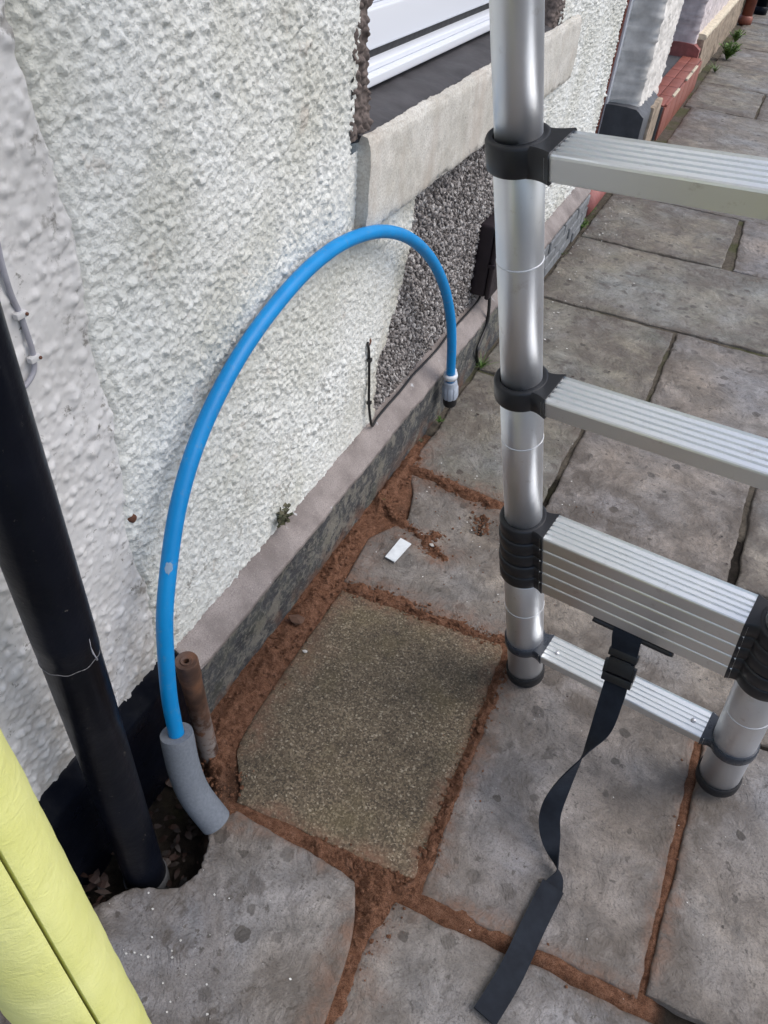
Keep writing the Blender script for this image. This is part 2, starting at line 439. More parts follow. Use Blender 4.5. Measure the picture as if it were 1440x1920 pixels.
def mk_aggregate():
    k = M('exposed_aggregate_concrete', 0.8)
    wv = k.n('VectorMath', {0: k.pos, 1: k.n('VectorMath', {0: k.n('TexNoise', {'Scale': 90.0, 'Vector': k.pos}).outputs['Color'], 1: (.006, .006, .006)}, operation='MULTIPLY').outputs[0]}, operation='ADD').outputs[0]
    def layer(sc):
        v = k.n('TexVoronoi', {'Scale': sc, 'Vector': wv}, feature='F1'); return v.outputs['Distance'], k.n('SeparateXYZ', {0: v.outputs['Color']}).outputs['X']
    d1, c1 = layer(150.0); d2, c2 = layer(330.0)
    pal = [(0.0, (.042, .031, .020)), (0.4, (.096, .073, .046)), (0.7, (.155, .121, .079)), (0.93, (.21, .170, .116)), (1.0, (.34, .295, .22))]
    big = k.ramp(c1, pal); sml = k.ramp(c2, pal)
    c = k.mix(k.ramp(d1, [(0.30, 1.0), (0.48, 0.0)]), sml, big)
    c = k.mix(k.ramp(k.noise(200, 4, .7), [(0.38, 0.6), (0.52, 0.0)]), c, (.055, .047, .033))
    c = k.mix(1.0, c, k.ramp(k.noise(4.5, 5, .65), [(0.36, .72), (0.64, 1.3)]), 'MULTIPLY')
    c = k.mix(k.ramp(k.noise(6, 5, .65), [(0.50, 0.0), (0.68, 0.30)]), c, (.135, .112, .045))
    d = k.attr('dust')
    c = k.mix(k.math('MULTIPLY', d, k.ramp(k.noise(34, 6, .72), [(0.36, 0.0), (0.62, 0.9)])), c, (.20, .105, .065))
    b = k.bump(d1, -1.0, 0.005)
    b = k.bump(d2, -0.8, 0.002, b)
    b = k.bump(k.noise(120, 5, .7), 0.8, 0.004, b)
    return k.out(c, None, b)
def mk_sand():
    k = M('red_building_sand', 0.95, spec=0.2)
    c = k.ramp(k.noise(70, 5, .7), [(0.34, (.155, .070, .040)), (0.5, (.285, .138, .080)), (0.68, (.40, .215, .138))])
    e = k.ramp(k.noise(60, 5, .7), [(0.3, (.014, .011, .009)), (0.7, (.045, .037, .029))])
    e = k.mix(k.ramp(k.noise(7, 4), [(0.56, 0.0), (0.66, 0.4)]), e, (.05, .055, .02))
    c = k.mix(k.ramp(k.noise(750, 2, .6), [(0.40, 0.7), (0.5, 0.0), (0.60, 0.0), (0.70, 0.6)]), c, k.ramp(k.noise(750, 2, .6), [(0.48, (.05, .024, .016)), (0.52, (.34, .22, .16))]))
    c = k.mix(k.attr('red'), e, c)
    b = k.bump(k.noise(130, 5, .75), 1.0, 0.010)
    return k.out(c, None, k.bump(k.noise(650, 3, .7), 1.0, 0.004, b))
def mk_soil():
    k = M('dark_joint_soil', 0.95, spec=0.2)
    e = k.ramp(k.noise(60, 5, .7), [(0.3, (.055, .047, .037)), (0.7, (.14, .122, .098))])
    e = k.mix(k.ramp(k.noise(4, 4), [(0.50, 0.0), (0.62, 0.6)]), e, (.060, .072, .022))
    return k.out(e, None, k.bump(k.noise(200, 4, .7), 0.9, 0.004))
def mk_alu(name, col=(.80, .825, .86), rough=0.42, spread=.03):
    k = M(name, rough, 1.0)
    r = k.ramp(k.noise(9, 3), [(0.35, rough - spread), (0.65, rough + spread)])
    sm = k.ramp(k.noise(35, 5, .75), [(0.60, 0.0), (0.70, 0.35)])
    c = k.mix(sm, col, (.50, .48, .46))
    return k.out(c, r, k.bump(k.noise(70, 2, .5, 0, k.scaled((14, 14, .4))), 0.05, 0.0003))
def mk_foam_yellow():
    k = M('yellow_foam', 0.85, spec=0.25)
    c = k.ramp(k.noise(14, 4), [(0.3, (.61, .62, .21)), (0.7, (.70, .71, .29))])
    c = k.mix(k.ramp(k.noise(28, 4, .7), [(0.68, 0.0), (0.75, 0.5)]), c, (.45, .42, .20))
    w = k.noise(60, 4, .6, 1.5, k.scaled((1.0, 1.0, 1.8)))
    b = k.bump(w, 0.45, 0.0022)
    b = k.bump(k.noise(500, 2), 0.3, 0.001, b)
    k.b.inputs['Subsurface Weight'].default_value = 0.15
    k.b.inputs['Subsurface Radius'].default_value = (.01, .01, .004)
    k.b.inputs['Subsurface Scale'].default_value = 0.5
    return k.out(c, None, b)
def mk_strap():
    k = M('black_webbing', 0.8, spec=0.3)
    c = k.ramp(k.noise(40, 3), [(0.3, (.009, .012, .019)), (0.7, (.017, .023, .034))])
    w = k.n('TexWave', {'Scale': 240.0, 'Distortion': 0.6, 'Vector': k.pos}).outputs['Fac']
    return k.out(c, None, k.bump(w, 0.5, 0.0012))
def mk_blue():
    k = M('blue_polyethylene', 0.38, spec=0.35)
    c = k.ramp(k.noise(16, 3), [(0.3, (.001, .215, .54)), (0.7, (.002, .25, .61))])
    c = k.mix(k.ramp(k.noise(60, 5, .75), [(0.56, 0.0), (0.70, 0.40)]), c, (.17, .28, .38))
    return k.out(c, k.ramp(k.noise(40, 4), [(0.3, .32), (0.7, .5)]), k.bump(k.noise(90, 3), 0.08, 0.001))
def mk_brownpipe():
    k = M('old_brown_pipe', 0.55)
    c = k.ramp(k.noise(20, 5), [(0.36, (.050, .026, .018)), (0.5, (.10, .052, .034)), (0.64, (.17, .080, .045))])
    z = k.n('SeparateXYZ', {0: k.pos}).outputs['Z']
    lo = k.math('MULTIPLY', k.ramp(z, [(0.05, 1.0), (0.2, 0.0)]), k.ramp(k.noise(45, 4, .7), [(0.45, 0.0), (0.55, 0.9)]))
    c = k.mix(lo, c, (.26, .24, .23))
    c = k.mix(k.ramp(k.noise(80, 4, .7), [(0.70, 0.0), (0.75, 0.8)]), c, (.35, .32, .29))
    return k.out(c, None, k.bump(k.noise(120, 4), 0.4, 0.0015))
def mk_tile():
    k = M('red_quarry_tile', 0.4)
    c = k.ramp(k.noise(9, 5), [(0.3, (.25, .085, .065)), (0.7, (.36, .13, .10))])
    c = k.mix(k.ramp(k.noise(50, 5, .7), [(0.62, 0.0), (0.75, 0.5)]), c, (.10, .07, .06))
    return k.out(c, None, k.bump(k.noise(60, 4), 0.3, 0.002))
def mk_leaf(name, a, b):
    k = M(name, 0.6)
    return k.out(k.ramp(k.geo.outputs['Random Per Island'], [(0, a), (1, b)]))
def mk_glass():
    k = M('window_glass', 0.03)
    k.b.inputs['Base Color'].default_value = (.02, .025, .03, 1); k.b.inputs['Transmission Weight'].default_value = 0.3
    return k.m

MT = dict(rough=mk_roughcast(), white=mk_white_paint(), apron=mk_apron(), pebble=mk_pebble(), bevel=mk_bevel(), plinth=mk_plinth(),
          bitumen=mk_black('black_bitumen_paint', 0.35, 0.32), dpipe=mk_black('black_gloss_downpipe', 0.55, 0.33), flag=mk_flag(), agg=mk_aggregate(),
          sand=mk_sand(), soil=mk_soil(), alu=mk_alu('brushed_aluminium'), rung=mk_alu('ribbed_aluminium', (.86, .885, .89), 0.36),
          yfoam=mk_foam_yellow(), strap=mk_strap(), blue=mk_blue(), brown=mk_brownpipe(), tile=mk_tile(),
          slate=plain('dark_slate', (.060, .058, .062), .6, var=.3, scale=12, bump=.5, bs=120),
          upvc=M('white_window_plastic', .3).out((.74, .77, .82)),
          gap_strip=plain('dark_gap_fill', (.012, .012, .014), .6), gasket=plain('grey_bead', (.09, .10, .11), .5), glass=mk_glass(),
          scar=plain('broken_render_edge', (.13, .105, .095), .9, var=.5, scale=90, bump=.8, bs=220),
          plastic=plain('black_plastic', (.011, .012, .015), .42, var=.3, scale=20, bump=.1, bs=150),
          smoky=plain('smoky_grey_plastic', (.035, .042, .055), .3, var=.2, bump=.05),
          rubber=plain('black_rubber', (.014, .014, .016), .7, var=.3, bump=.3),
          foam=plain('grey_pipe_foam', (.155, .175, .205), .9, var=.12, scale=180, bump=.5, bs=420, spec=.2),
          fit=plain('pale_grey_fitting', (.40, .45, .52), .4, var=.06, bump=.05), fitw=plain('white_clip', (.62, .66, .70), .4, var=.05, bump=.05),
          box=plain('dark_purple_box', (.016, .010, .014), .45, var=.2, bump=.1), cable=plain('black_cable', (.010, .010, .011), .45),
          gcable=plain('grey_painted_cable', (.34, .34, .38), .5, var=.15), clip=plain('cable_clip_plastic', (.60, .60, .60), .5),
          rust=plain('rust', (.12, .05, .03), .9, var=.5, bump=.6), red=plain('red_brown_paint', (.22, .07, .045), .5, var=.25, scale=20, bump=.2),
          redstep=plain('red_painted_step', (.30, .105, .095), .55, var=.25, scale=25, bump=.3),
          pink=plain('pinkish_roughcast', (.62, .56, .56), .75, var=.25, scale=14, bump=.9, bs=90),
          grey=plain('grey_white_roughcast', (.72, .70, .66), .75, var=.25, scale=12, bump=.9, bs=90),
          dgrey=plain('dark_grey_plinth_paint', (.085, .09, .10), .6, var=.2, scale=14, bump=.6, bs=60),
          tan=plain('flaking_tan_paint', (.30, .24, .18), .8, var=.5, scale=18, bump=.9, bs=70),
          creamcap=plain('cream_flaked_cap', (.62, .55, .42), .8, var=.2, scale=40, bump=.6, bs=120),
          brick=plain('blue_grey_brick', (.17, .18, .19), .75, var=.35, scale=25, bump=.6, bs=120),
          card=plain('pale_card', (.66, .70, .72), .6, var=.1, scale=60, bump=.2), flake=mk_leaf('white_paint_flakes', (.45, .45, .43), (.75, .75, .73)),
          litter=mk_leaf('dead_leaves', (.005, .004, .0035), (.034, .015, .010)), green=mk_leaf('weed_green', (.045, .10, .015), (.12, .21, .04)),
          dry=mk_leaf('dry_weed', (.05, .06, .03), (.11, .10, .06)), stone=plain('pale_pebble', (.5, .48, .45), .7),
          mortar=plain('wet_mortar', (.12, .065, .042), .85, var=.3, bump=.6, bs=120), kerb=plain('granite_kerb', (.25, .25, .26), .7, var=.25, scale=60, bump=.5),
          road=plain('asphalt', (.05, .05, .052), .9, var=.3, scale=80, bump=.8, bs=150), steel=plain('screw_steel', (.6, .6, .62), .35, 1.0),
          wline=plain('pale_ring_line', (.72, .74, .76), .4), scuff=plain('scuffed_plastic', (.22, .33, .46), .7), dark=plain('dark_interior', (.02, .02, .022), .9),
          floor2=plain('door_paint', (.05, .05, .055), .5))

# ------------------------------------------------------------------ ground, road, sand bed
g = obj('ground', *bbox(-0.72, 60, -30, 120, -0.6, -0.20), MT['soil']); tag(g, 'dark earth under the paving', kind='structure')
rd = obj('road', [(1.75, -30, -.09), (8.5, -30, -.09), (8.5, 120, -.09), (1.75, 120, -.09)], [(0, 1, 2, 3)], MT['road']); tag(rd, 'asphalt road beside the pavement', kind='structure')

WALL = -0.665
PLF = -0.615                         # plinth face
def axis_grid(spec):
    out = []
    for a, b, st in spec:
        n = max(1, int(round((b - a) / st))); out += list(np.linspace(a, b, n, endpoint=False))
    out.append(spec[-1][1]); return np.array(out)

# joints that carry red sand, as ground segments (ax, ay, bx, by, half width of the dust)
RED = [(-.575, .50, -.60, 1.70, .05), (-.57, 1.135, -.10, 1.155, .03), (-.105, 1.15, -.095, .55, .022), (-.44, .53, -.10, .555, .022),
       (-.15, .53, -.135, .30, .03), (-.10, .553, .31, .556, .016), (.31, .56, .318, 1.14, .014), (-.60, 1.62, -.28, 1.59, .035), (-.60, 1.40, -.36, 1.33, .03)]
def reddist(x, y):
    d = np.full(x.shape, 9.0)
    for a in RED: d = np.minimum(d, segdist(x, y, *a[:4]) / a[4])
    return d
PILES = [  # ax, ay, bx, by, width, height
    (-.576, .60, -.580, 1.14, .030, .004), (-.590, 1.14, -.598, 1.30, .014, .005), (-.592, 1.42, -.592, 1.66, .026, .010), (-.57, 1.62, -.31, 1.585, .018, .010),
    (-.585, 1.43, -.50, 1.40, .016, .012), (-.50, 1.40, -.36, 1.33, .010, .008), (-.55, .62, -.49, .52, .028, .006), (-.53, 1.135, -.30, 1.14, .020, .0045),
    (-.42, 1.385, -.40, 1.40, .016, .007), (-.33, 1.52, -.30, 1.46, .018, .0035), (-.155, .53, -.145, .44, .028, .004), (-.29, 1.14, -.12, 1.15, .014, .003),
    (-.11, 1.10, -.10, .60, .012, .003), (-.30, .54, -.11, .55, .012, .003), (-.25, 1.57, -.26, 1.66, .010, .004)]
def chaikin(p, n=2):
    for _ in range(n):
        q = [p[0]]
        for a, b in zip(p[:-1], p[1:]): q += [(a[0] * .75 + b[0] * .25, a[1] * .75 + b[1] * .25), (a[0] * .25 + b[0] * .75, a[1] * .25 + b[1] * .75)]
        p = q + [p[-1]]
    return p
S1_LEFT = chaikin([(-.63, -.60), (-.615, .10), (-.60, .22), (-.566, .279), (-.539, .328), (-.50, .347), (-.463, .361), (-.446, .395), (-.451, .429), (-.470, .465), (-.472, .490), (-.452, .527)], 3)
S1_LEFT = [(x + random.uniform(-.003, .003), y + random.uniform(-.002, .002)) if y > .15 else (x, y) for x, y in S1_LEFT[:-1]] + [S1_LEFT[-1]]
HOLE = [(-.70, .20), (-.60, .22), (-.566, .279), (-.539, .328), (-.50, .347), (-.463, .361), (-.446, .395), (-.451, .429), (-.470, .465), (-.48, .50), (-.52, .56), (-.56, .60), (-.66, .62), (-.70, .62)]
xs = axis_grid([(-.70, -.08, .0045), (-.08, .80, .009)]); ys = axis_grid([(-.5, .2, .02), (.2, 1.72, .0045), (1.72, 1.8, .01)])
X, Y = np.meshgrid(xs, ys, indexing='ij')
Z = -.017 + .008 * fbm(X * 30, Y * 30, 3) + .004 * fbm(X * 120, Y * 120, 8) + .009 * np.clip(1.5 - reddist(X, Y), 0, 1)
for ax, ay, bx, by, w, h in PILES:
    d = segdist(X + (vnoise(X * 40, Y * 40, 5) - .5) * .03, Y + (vnoise(X * 40, Y * 40, 6) - .5) * .03, ax, ay, bx, by)
    nn = .35 + 1.0 * fbm(X * 55, Y * 55, 21, 5)
    Z = np.maximum(Z, -.014 + (.016 + h * nn) * np.exp(-(d / w) ** 2) + .006 * (fbm(X * 130, Y * 130, 4, 3) - .5) * np.exp(-(d / w) ** 2))
hole_d = np.full(X.shape, 9.0)
ins = inpoly(X, Y, HOLE)
for i in range(len(HOLE)):
    a, b = HOLE[i], HOLE[(i + 1) % len(HOLE)]; hole_d = np.minimum(hole_d, segdist(X, Y, *a, *b))
pit = np.where(ins, sstep(0.0, .035, hole_d), 0)
Z = Z * (1 - pit) + pit * (-.10 + .03 * fbm(X * 25, Y * 25, 31))
red = np.clip(1.6 - reddist(X, Y) * .55 + (fbm(X * 20, Y * 20, 12) - .5) * 1.2, 0, 1) * (1 - pit)
sand = grid_obj('sand', np.stack([X, Y, Z], -1), MT['sand'], attrs={'red': red}, flip=False)
tag(sand, 'loose red building sand filling the paving joints along the plinth', 'sand', kind='stuff')

# sand crumbs
def ico(r):
    bm = bmesh.new(); bmesh.ops.create_icosphere(bm, subdivisions=1, radius=1.0)
    v = [x.co.copy() for x in bm.verts]; f = [tuple(q.index for q in p.verts) for p in bm.faces]; bm.free(); return v, f
ICO = ico(1)
def crumbs(name, pts, mat, parent=None, squash=.7):
    V = []; F = []; rs = np.random.RandomState(len(pts))
    for (x, y, z, r) in pts:
        b = len(V); s = rs.uniform(.6, 1.3, 3); an = rs.uniform(0, 6.28); c, si = math.cos(an), math.sin(an)
        for q in ICO[0]:
            k = 1 + rs.uniform(-.22, .22)
            ax_, ay_, az_ = q.x * s[0] * r * k, q.y * s[1] * r * k, q.z * s[2] * r * k * squash
            V.append((x + ax_ * c - ay_ * si, y + ax_ * si + ay_ * c, z + az_))
        F += [tuple(i + b for i in f) for f in ICO[1]]
    return obj(name, V, F, mat, parent)
rs = np.random.RandomState(5); pts = []
def sandz(x, y):
    i = min(max(np.searchsorted(xs, x), 0), len(xs) - 1); j = min(max(np.searchsorted(ys, y), 0), len(ys) - 1); return Z[i, j]
for ax, ay, bx, by, w, h in PILES:
    L = math.hypot(bx - ax, by - ay)
    for _ in range(int(1900 * (L + .05))):
        t = rs.rand(); x = ax + (bx - ax) * t + rs.normal(0, w * .75); y = ay + (by - ay) * t + rs.normal(0, w * .75)
        if x < PLF + .004: continue
        pts.append((x, y, max(sandz(x, y), .0005), 0.0008 + .0036 * rs.rand() ** 5))
for _ in range(620):      # crumbs strewn over the stone with the hole and the middle stone
    q = rs.rand()
    if q < .35: x, y = rs.normal(-.24, .06), rs.normal(.40, .07)
    elif q < .7:
        a_ = RED[rs.randint(len(RED))]; t = rs.rand(); x = a_[0] + (a_[2] - a_[0]) * t + rs.normal(0, .028); y = a_[1] + (a_[3] - a_[1]) * t + rs.normal(0, .028)
    else: x, y = rs.uniform(-.55, .0), rs.uniform(1.2, 1.7)
    pts.append((x, y, .0015, .0006 + .0026 * rs.rand() ** 3))
for ax, ay, bx, by, w, h in PILES:
    L = math.hypot(bx - ax, by - ay)
    for _ in range(int(130 * (L + .05))):
        t = rs.rand(); x = ax + (bx - ax) * t + rs.normal(0, w * .6); y = ay + (by - ay) * t + rs.normal(0, w * .6)
        if x > PLF + .008: pts.append((x, y, max(sandz(x, y), .0005), .0025 + .0045 * rs.rand() ** 2.5))
cr = crumbs('sand_crumb', pts, MT['sand'], sand); tag(cr, kind='stuff')
at = cr.data.attributes.new('red', 'FLOAT', 'POINT'); at.data.foreach_set('value', np.ones(len(cr.data.vertices), np.float32))

# ------------------------------------------------------------------ pavement of flagstones
pave = thing('pavement', (0, 2, 0), None, None, kind='structure'); pave['label'] = 'pavement of old riven sandstone flags'
def resample(poly, tt):
    p = np.array(poly, float); s = np.concatenate([[0], np.cumsum(np.hypot(*np.diff(p, axis=0).T))]); t = np.asarray(tt) * s[-1]
    return np.stack([np.interp(t, s, p[:, 0]), np.interp(t, s, p[:, 1])], -1)
def slab(c, color, res=.02, seed=0, lift=0.0, tilt=(0, 0), mat=None, left=None, right=None, jit=.006, amp=.0035, name='flagstone', moss=0.0, rim=.0024):
    """c: corners near-left, near-right, far-right, far-left"""
    c = [np.array(q, float) for q in c]
    w = np.hypot(*(c[1] - c[0])); h = np.hypot(*(c[3] - c[0]))
    nu = max(4, int(w / res)); nv = max(4, int(h / res))
    def params(n, L):
        ins = [q / L for q in (.0012, .003, .0055)] if res < .02 else [.004 / L]
        return np.unique(np.concatenate([np.linspace(0, 1, n), ins, [1 - q for q in ins]]))
    tu, tv = params(nu, w), params(nv, h); nu, nv = len(tu), len(tv)
    bot = resample([c[0], c[1]], tu); top = resample([c[3], c[2]], tu); rig = resample(right if right is not None else [c[1], c[2]], tv); lef = resample(left if left is not None else [c[0], c[3]], tv)
    def wob(e, k, axis):
        t = tu if k in (1, 2) else tv; L = np.hypot(*(e[-1] - e[0]))
        d = (fbm(t * L * 9 + k * 3.7, t * 0 + k, seed + k) - .5) * 2 * jit + (fbm(t * L * 45 + k, t * 0 + k, seed + k + 5, 3) - .5) * jit
        e = e.copy(); e[:, axis] += d * np.minimum(1, np.minimum(t, 1 - t) * 12); return e
    bot = wob(bot, 1, 1); top = wob(top, 2, 1); rig = wob(rig, 3, 0) if right is None else rig
    if left is None: lef = wob(lef, 4, 0)
    u = tu[:, None, None]; v = tv[None, :, None]
    P = (1 - v) * bot[:, None] + v * top[:, None] + (1 - u) * lef[None] + u * rig[None] - ((1 - u) * (1 - v) * bot[0] + u * (1 - v) * bot[-1] + (1 - u) * v * top[0] + u * v * top[-1])
    x, y = P[..., 0], P[..., 1]
    r = fbm(x * 5 + seed, y * 5, seed, 5) * 6
    ter = np.floor(r) + sstep(.43, .57, r - np.floor(r))
    z = (ter / 6 - .5) * 2.6 * amp + (fbm(x * 28, y * 28, seed + 40, 4) - .5) * amp * .8
    e = np.minimum(np.minimum(u[..., 0] * w, (1 - u[..., 0]) * w), np.minimum(v[..., 0] * h, (1 - v[..., 0]) * h)) + 0 * x
    chip = .5 + 1.2 * fbm(x * 35, y * 35, seed + 70, 3)
    z = z - .0036 * chip * np.exp(-(e / rim) ** 1.1)
    cx, cy = x.mean(), y.mean()
    z = z + lift + (x - cx) * tilt[0] + (y - cy) * tilt[1]
    rdn = reddist(x, y)
    dust = np.clip(1.15 - rdn * .55 + (fbm(x * 16, y * 16, 77) - .5) * 1.3, 0, 1)
    em = moss * np.exp(-e / .10) + moss * .45
    o = grid_obj(name, np.stack([x, y, z], -1), mat or MT['flag'], pave, attrs={'dust': dust, 'moss': em + 0 * x, 'damp': np.clip(np.exp(-e / .055) * (.2 + 1.9 * fbm(x * 4, y * 4, seed + 3)) + sstep(.56, .70, fbm(x * 3.5, y * 3.5, seed + 6)) * .8, 0, 1) + 0 * x}, skirt=-.07, flip=False)
    o.color = (*color, 1)
    return o
PUR = (.250, .230, .217); BLU = (.258, .247, .240); GRN = (.218, .213, .186); BRN = (.232, .212, .190); GRY = (.238, .229, .212)
# row by the camera
slab([(-.63, -.60), (-.125, -.60), (-.195, .517), (-.452, .527)], BLU, .007, 1, left=S1_LEFT, right=chaikin([(-.125, -.6), (-.130, .2), (-.139, .304), (-.151, .408), (-.166, .46), (-.195, .517)]), lift=.004)
slab([(-.115, -.60), (.80, -.60), (.80, .563), (-.122, .520)], BLU, .009, 2, left=chaikin([(-.115, -.6), (-.122, .2), (-.128, .31), (-.134, .425), (-.130, .49), (-.116, .520)]))
slab([(.83, -.60), (1.55, -.60), (1.55, .56), (.83, .56)], GRY, .03, 3)
# row of the aggregate slab and the ladder
slab([(-.462, .545), (-.100, .564), (-.130, 1.146), (-.537, 1.112)], GRY, .006, 4, mat=MT['agg'], left=chaikin([(-.462, .545), (-.470, .572), (-.498, .604), (-.530, .645), (-.537, .80), (-.537, 1.112)]), amp=.001, jit=.004, name='concrete_slab', rim=.004)
slab([(-.083, .550), (.300, .563), (.314, 1.145), (-.114, 1.143)], PUR, .006, 5)
slab([(.311, .575), (1.02, .585), (1.02, 1.15), (.327, 1.145)], BLU, .009, 6, lift=.010, tilt=(.012, 0))
slab([(1.04, .58), (1.55, .58), (1.55, 1.15), (1.04, 1.15)], GRY, .03, 7)
# farther rows
slab([(-.545, 1.137), (.62, 1.168), (.62, 1.592), (-.585, 1.600)], BRN, .007, 8, left=[(-.545, 1.137), (-.56, 1.30), (-.50, 1.42), (-.53, 1.52), (-.575, 1.60)], amp=.004)
slab([(.635, 1.17), (1.55, 1.17), (1.55, 1.59), (.635, 1.59)], GRY, .03, 9)
slab([(-.585, 1.622), (-.200, 1.612), (-.192, 2.222), (-.600, 2.215)], GRN, .008, 10, moss=.5)
slab([(-.186, 1.610), (.314, 1.612), (.326, 2.225), (-.180, 2.225)], PUR, .009, 11, amp=.005)
slab([(.336, 1.615), (1.05, 1.615), (1.05, 2.23), (.344, 2.23)], GRY, .02, 12)
slab([(-.600, 2.235), (-.046, 2.240), (-.042, 2.876), (-.600, 2.866)], GRN, .010, 13, moss=.6)
slab([(-.032, 2.240), (.75, 2.245), (.75, 2.905), (-.028, 2.884)], PUR, .011, 14, amp=.006, moss=.2)
slab([(-.600, 2.886), (.75, 2.930), (.75, 3.625), (-.595, 3.562)], GRN, .013, 15, moss=.5)
slab([(-.590, 3.582), (.045, 3.600), (.050, 4.250), (-.590, 4.245)], GRN, .014, 16, moss=.4)
slab([(.095, 3.605), (.90, 3.64), (.90, 4.28), (.075, 4.262)], PUR, .018, 17)
far = [(4.27, 5.10, -.56, .30, GRY), (4.28, 5.10, .32, .95, GRN), (5.12, 6.24, -.50, .60, GRY), (6.27, 7.05, -.55, -.078, GRN), (6.26, 7.02, -.062, .70, GRY),
       (7.07, 7.78, -.55, .65, GRN), (7.81, 8.65, -.55, .55, GRY), (8.68, 10.1, -.55, .60, GRN), (10.14, 11.5, -.55, .7, GRY), (11.53, 13.0, -.55, .6, GRN), (13.03, 14.6, -.55, .6, GRY), (14.63, 16.5, -.55, .6, GRN)]
for i, (y0, y1, x0, x1, cc) in enumerate(far):
    slab([(x0, y0), (x1, y0 - .01), (x1, y1), (x0, y1 + .02)], cc, .03, 30 + i, moss=.35)
for i, (y0, y1) in enumerate([(1.62, 2.9), (2.92, 3.6), (3.66, 5.1), (5.12, 7.0), (7.05, 8.6), (8.65, 10.1), (10.1, 12), (12.03, 14.6)]):
    slab([(1.07 if y0 < 2.9 else .98, y0), (1.55, y0), (1.55, y1), (1.07 if y0 < 2.9 else .98, y1)], GRY, .05, 60 + i)
for i in range(18):
    kb = bevelled('kerb_stone', bbox(1.57, 1.73, -.9 + i * .92, -.01 + i * .92, -.2, .004), MT['kerb'], pave, .012)
xs2 = np.linspace(-.66, 1.56, 150); ys2 = np.concatenate([np.linspace(-.62, 1.6, 60), np.linspace(1.62, 16.6, 700)])
X2, Y2 = np.meshgrid(xs2, ys2, indexing='ij')
lowp = np.where((X2 < .80) & (Y2 < 1.8), -.13, 0)
Z2 = -.015 + .009 * fbm(X2 * 25, Y2 * 25, 90) + lowp
jf = grid_obj('joint_soil', np.stack([X2, Y2, Z2], -1), MT['soil'], pave)

# ------------------------------------------------------------------ the white house on the left
hw = thing('terraced_house', (-.67, .3, 0), 'white painted house wall with black bitumen plinth behind the black downpipe', 'house')
BND = .622
ys = axis_grid([(-1.6, -.1, .03), (-.1, BND + .012, .0032)]); zs = axis_grid([(.15, 1.32, .0032), (1.32, 2.2, .012), (2.2, 5.6, .1)])
A, B = np.meshgrid(ys, zs, indexing='ij')
wobb = (fbm(B * 9, B * 0 + 2, 51, 4) - .5) * .045
lum = np.maximum(domes(A, B, .021, .003, .0085, 200, .75), .62 * domes(A, B, .011, .002, .0048, 210, .7)); lum2 = domes(A, B, .034, .006, .014, 240, .55)
H = .0055 * lum * (.4 + fbm(A * 14, B * 14, 5)) + .0048 * lum2 + .004 * (fbm(A * 9, B * 9, 7) - .5) + .0016 * (fbm(A * 130, B * 130, 9, 3) - .5)
H -= .004 * domes(A, B, .06, .003, .008, 270, .4)
edge = sstep(-.01, .004, A - (BND + wobb))
H = H + .006 - .014 * edge
keep = (A[:-1, :-1] < (BND + wobb[:-1, :-1] + .010))
grid_obj('wall', np.stack([WALL + H, A, B], -1), MT['white'], hw, keep=keep, flip=False)
pr = [(WALL - .02, .236), (WALL + .006, .228), (-.634, .188), (-.630, .10), (-.632, -.05), (-.628, -.25)]
rough_prism('plinth', pr, -1.6, .652, 260, MT['bitumen'], hw, amp=.004, seed=3, sub=10, freq=22)

# ------------------------------------------------------------------ the cream house
hc = thing('terraced_house', (-.67, 2.1, 0), 'cream roughcast house wall with white window and bare pebbledash patch behind the blue pipe', 'house')
ys = axis_grid([(BND - .05, 1.50, .0026), (1.50, 1.75, .0034), (1.75, 2.7, .006), (2.7, 3.69, .0065)]); zs = axis_grid([(.15, 1.27, .0026), (1.27, 2.2, .012), (2.2, 5.6, .1)])
A, B = np.meshgrid(ys, zs, indexing='ij')
wx = A + (vnoise(A * 70, B * 70, 1) - .5) * .006; wz = B + (vnoise(A * 70, B * 70, 2) - .5) * .006
l1 = domes(wx, wz, .0092, .0028, .0064, 100, .85); l2 = domes(wx, wz, .017, .004, .0088, 140, .55); l3 = domes(wx, wz, .0055, .0018, .0034, 160, .9)
amp = 0.92 * (.55 + .9 * fbm(A * 4.5, B * 4.5, 61, 3))
amp = amp * np.where(A > 1.15, 1 - .40 * sstep(1.15, 1.5, A) + .75 * sstep(2.3, 2.9, A), 1)
l4 = domes(wx, wz, .031, .004, .0098, 180, .5)
H = amp * (.0044 * l1 * (.35 + 1.3 * fbm(A * 22, B * 22, 66, 3)) + .0046 * l2 + .0019 * l3 + .0050 * l4) - .004 * domes(wx, wz, .036, .003, .007, 190, .45) + .005 * (fbm(A * 7, B * 7, 63) - .5) + .0030 * (fbm(A * 190, B * 190, 64, 3) - .5)
PATCH = [(1.648, .80), (1.648, .635), (1.598, .52), (1.503, .36), (1.507, .19), (2.60, .19), (2.55, .80)]
jx = A + (fbm(A * 26, B * 26, 81) - .5) * .05; jz = B + (fbm(A * 26, B * 26, 82) - .5) * .05
inp = inpoly(jx, jz, PATCH)
pd = np.full(A.shape, 9.0)
for i in range(len(PATCH)): pd = np.minimum(pd, segdist(jx, jz, *PATCH[i], *PATCH[(i + 1) % len(PATCH)]))
H = np.where(inp, -.010 + .002 * fbm(A * 60, B * 60, 83), H + .004)
wobb2 = (fbm(B * 9, B * 0 + 2, 51, 4) - .5) * .045
H = H - .020 * (1 - sstep(-.016, .004, A - (BND + wobb2)))
bare = np.where(inp, 1.0, 0.0)
tan = np.where(inp, 0, np.exp(-pd / .05) * .7 + sstep(.70, .78, B) * sstep(1.33, 1.45, A) * (1 - sstep(1.75, 1.9, A)) * .8)
WIN = (1.328, 2.66, .925)
jy = A + (fbm(A * 30, B * 30, 91) - .5) * .022
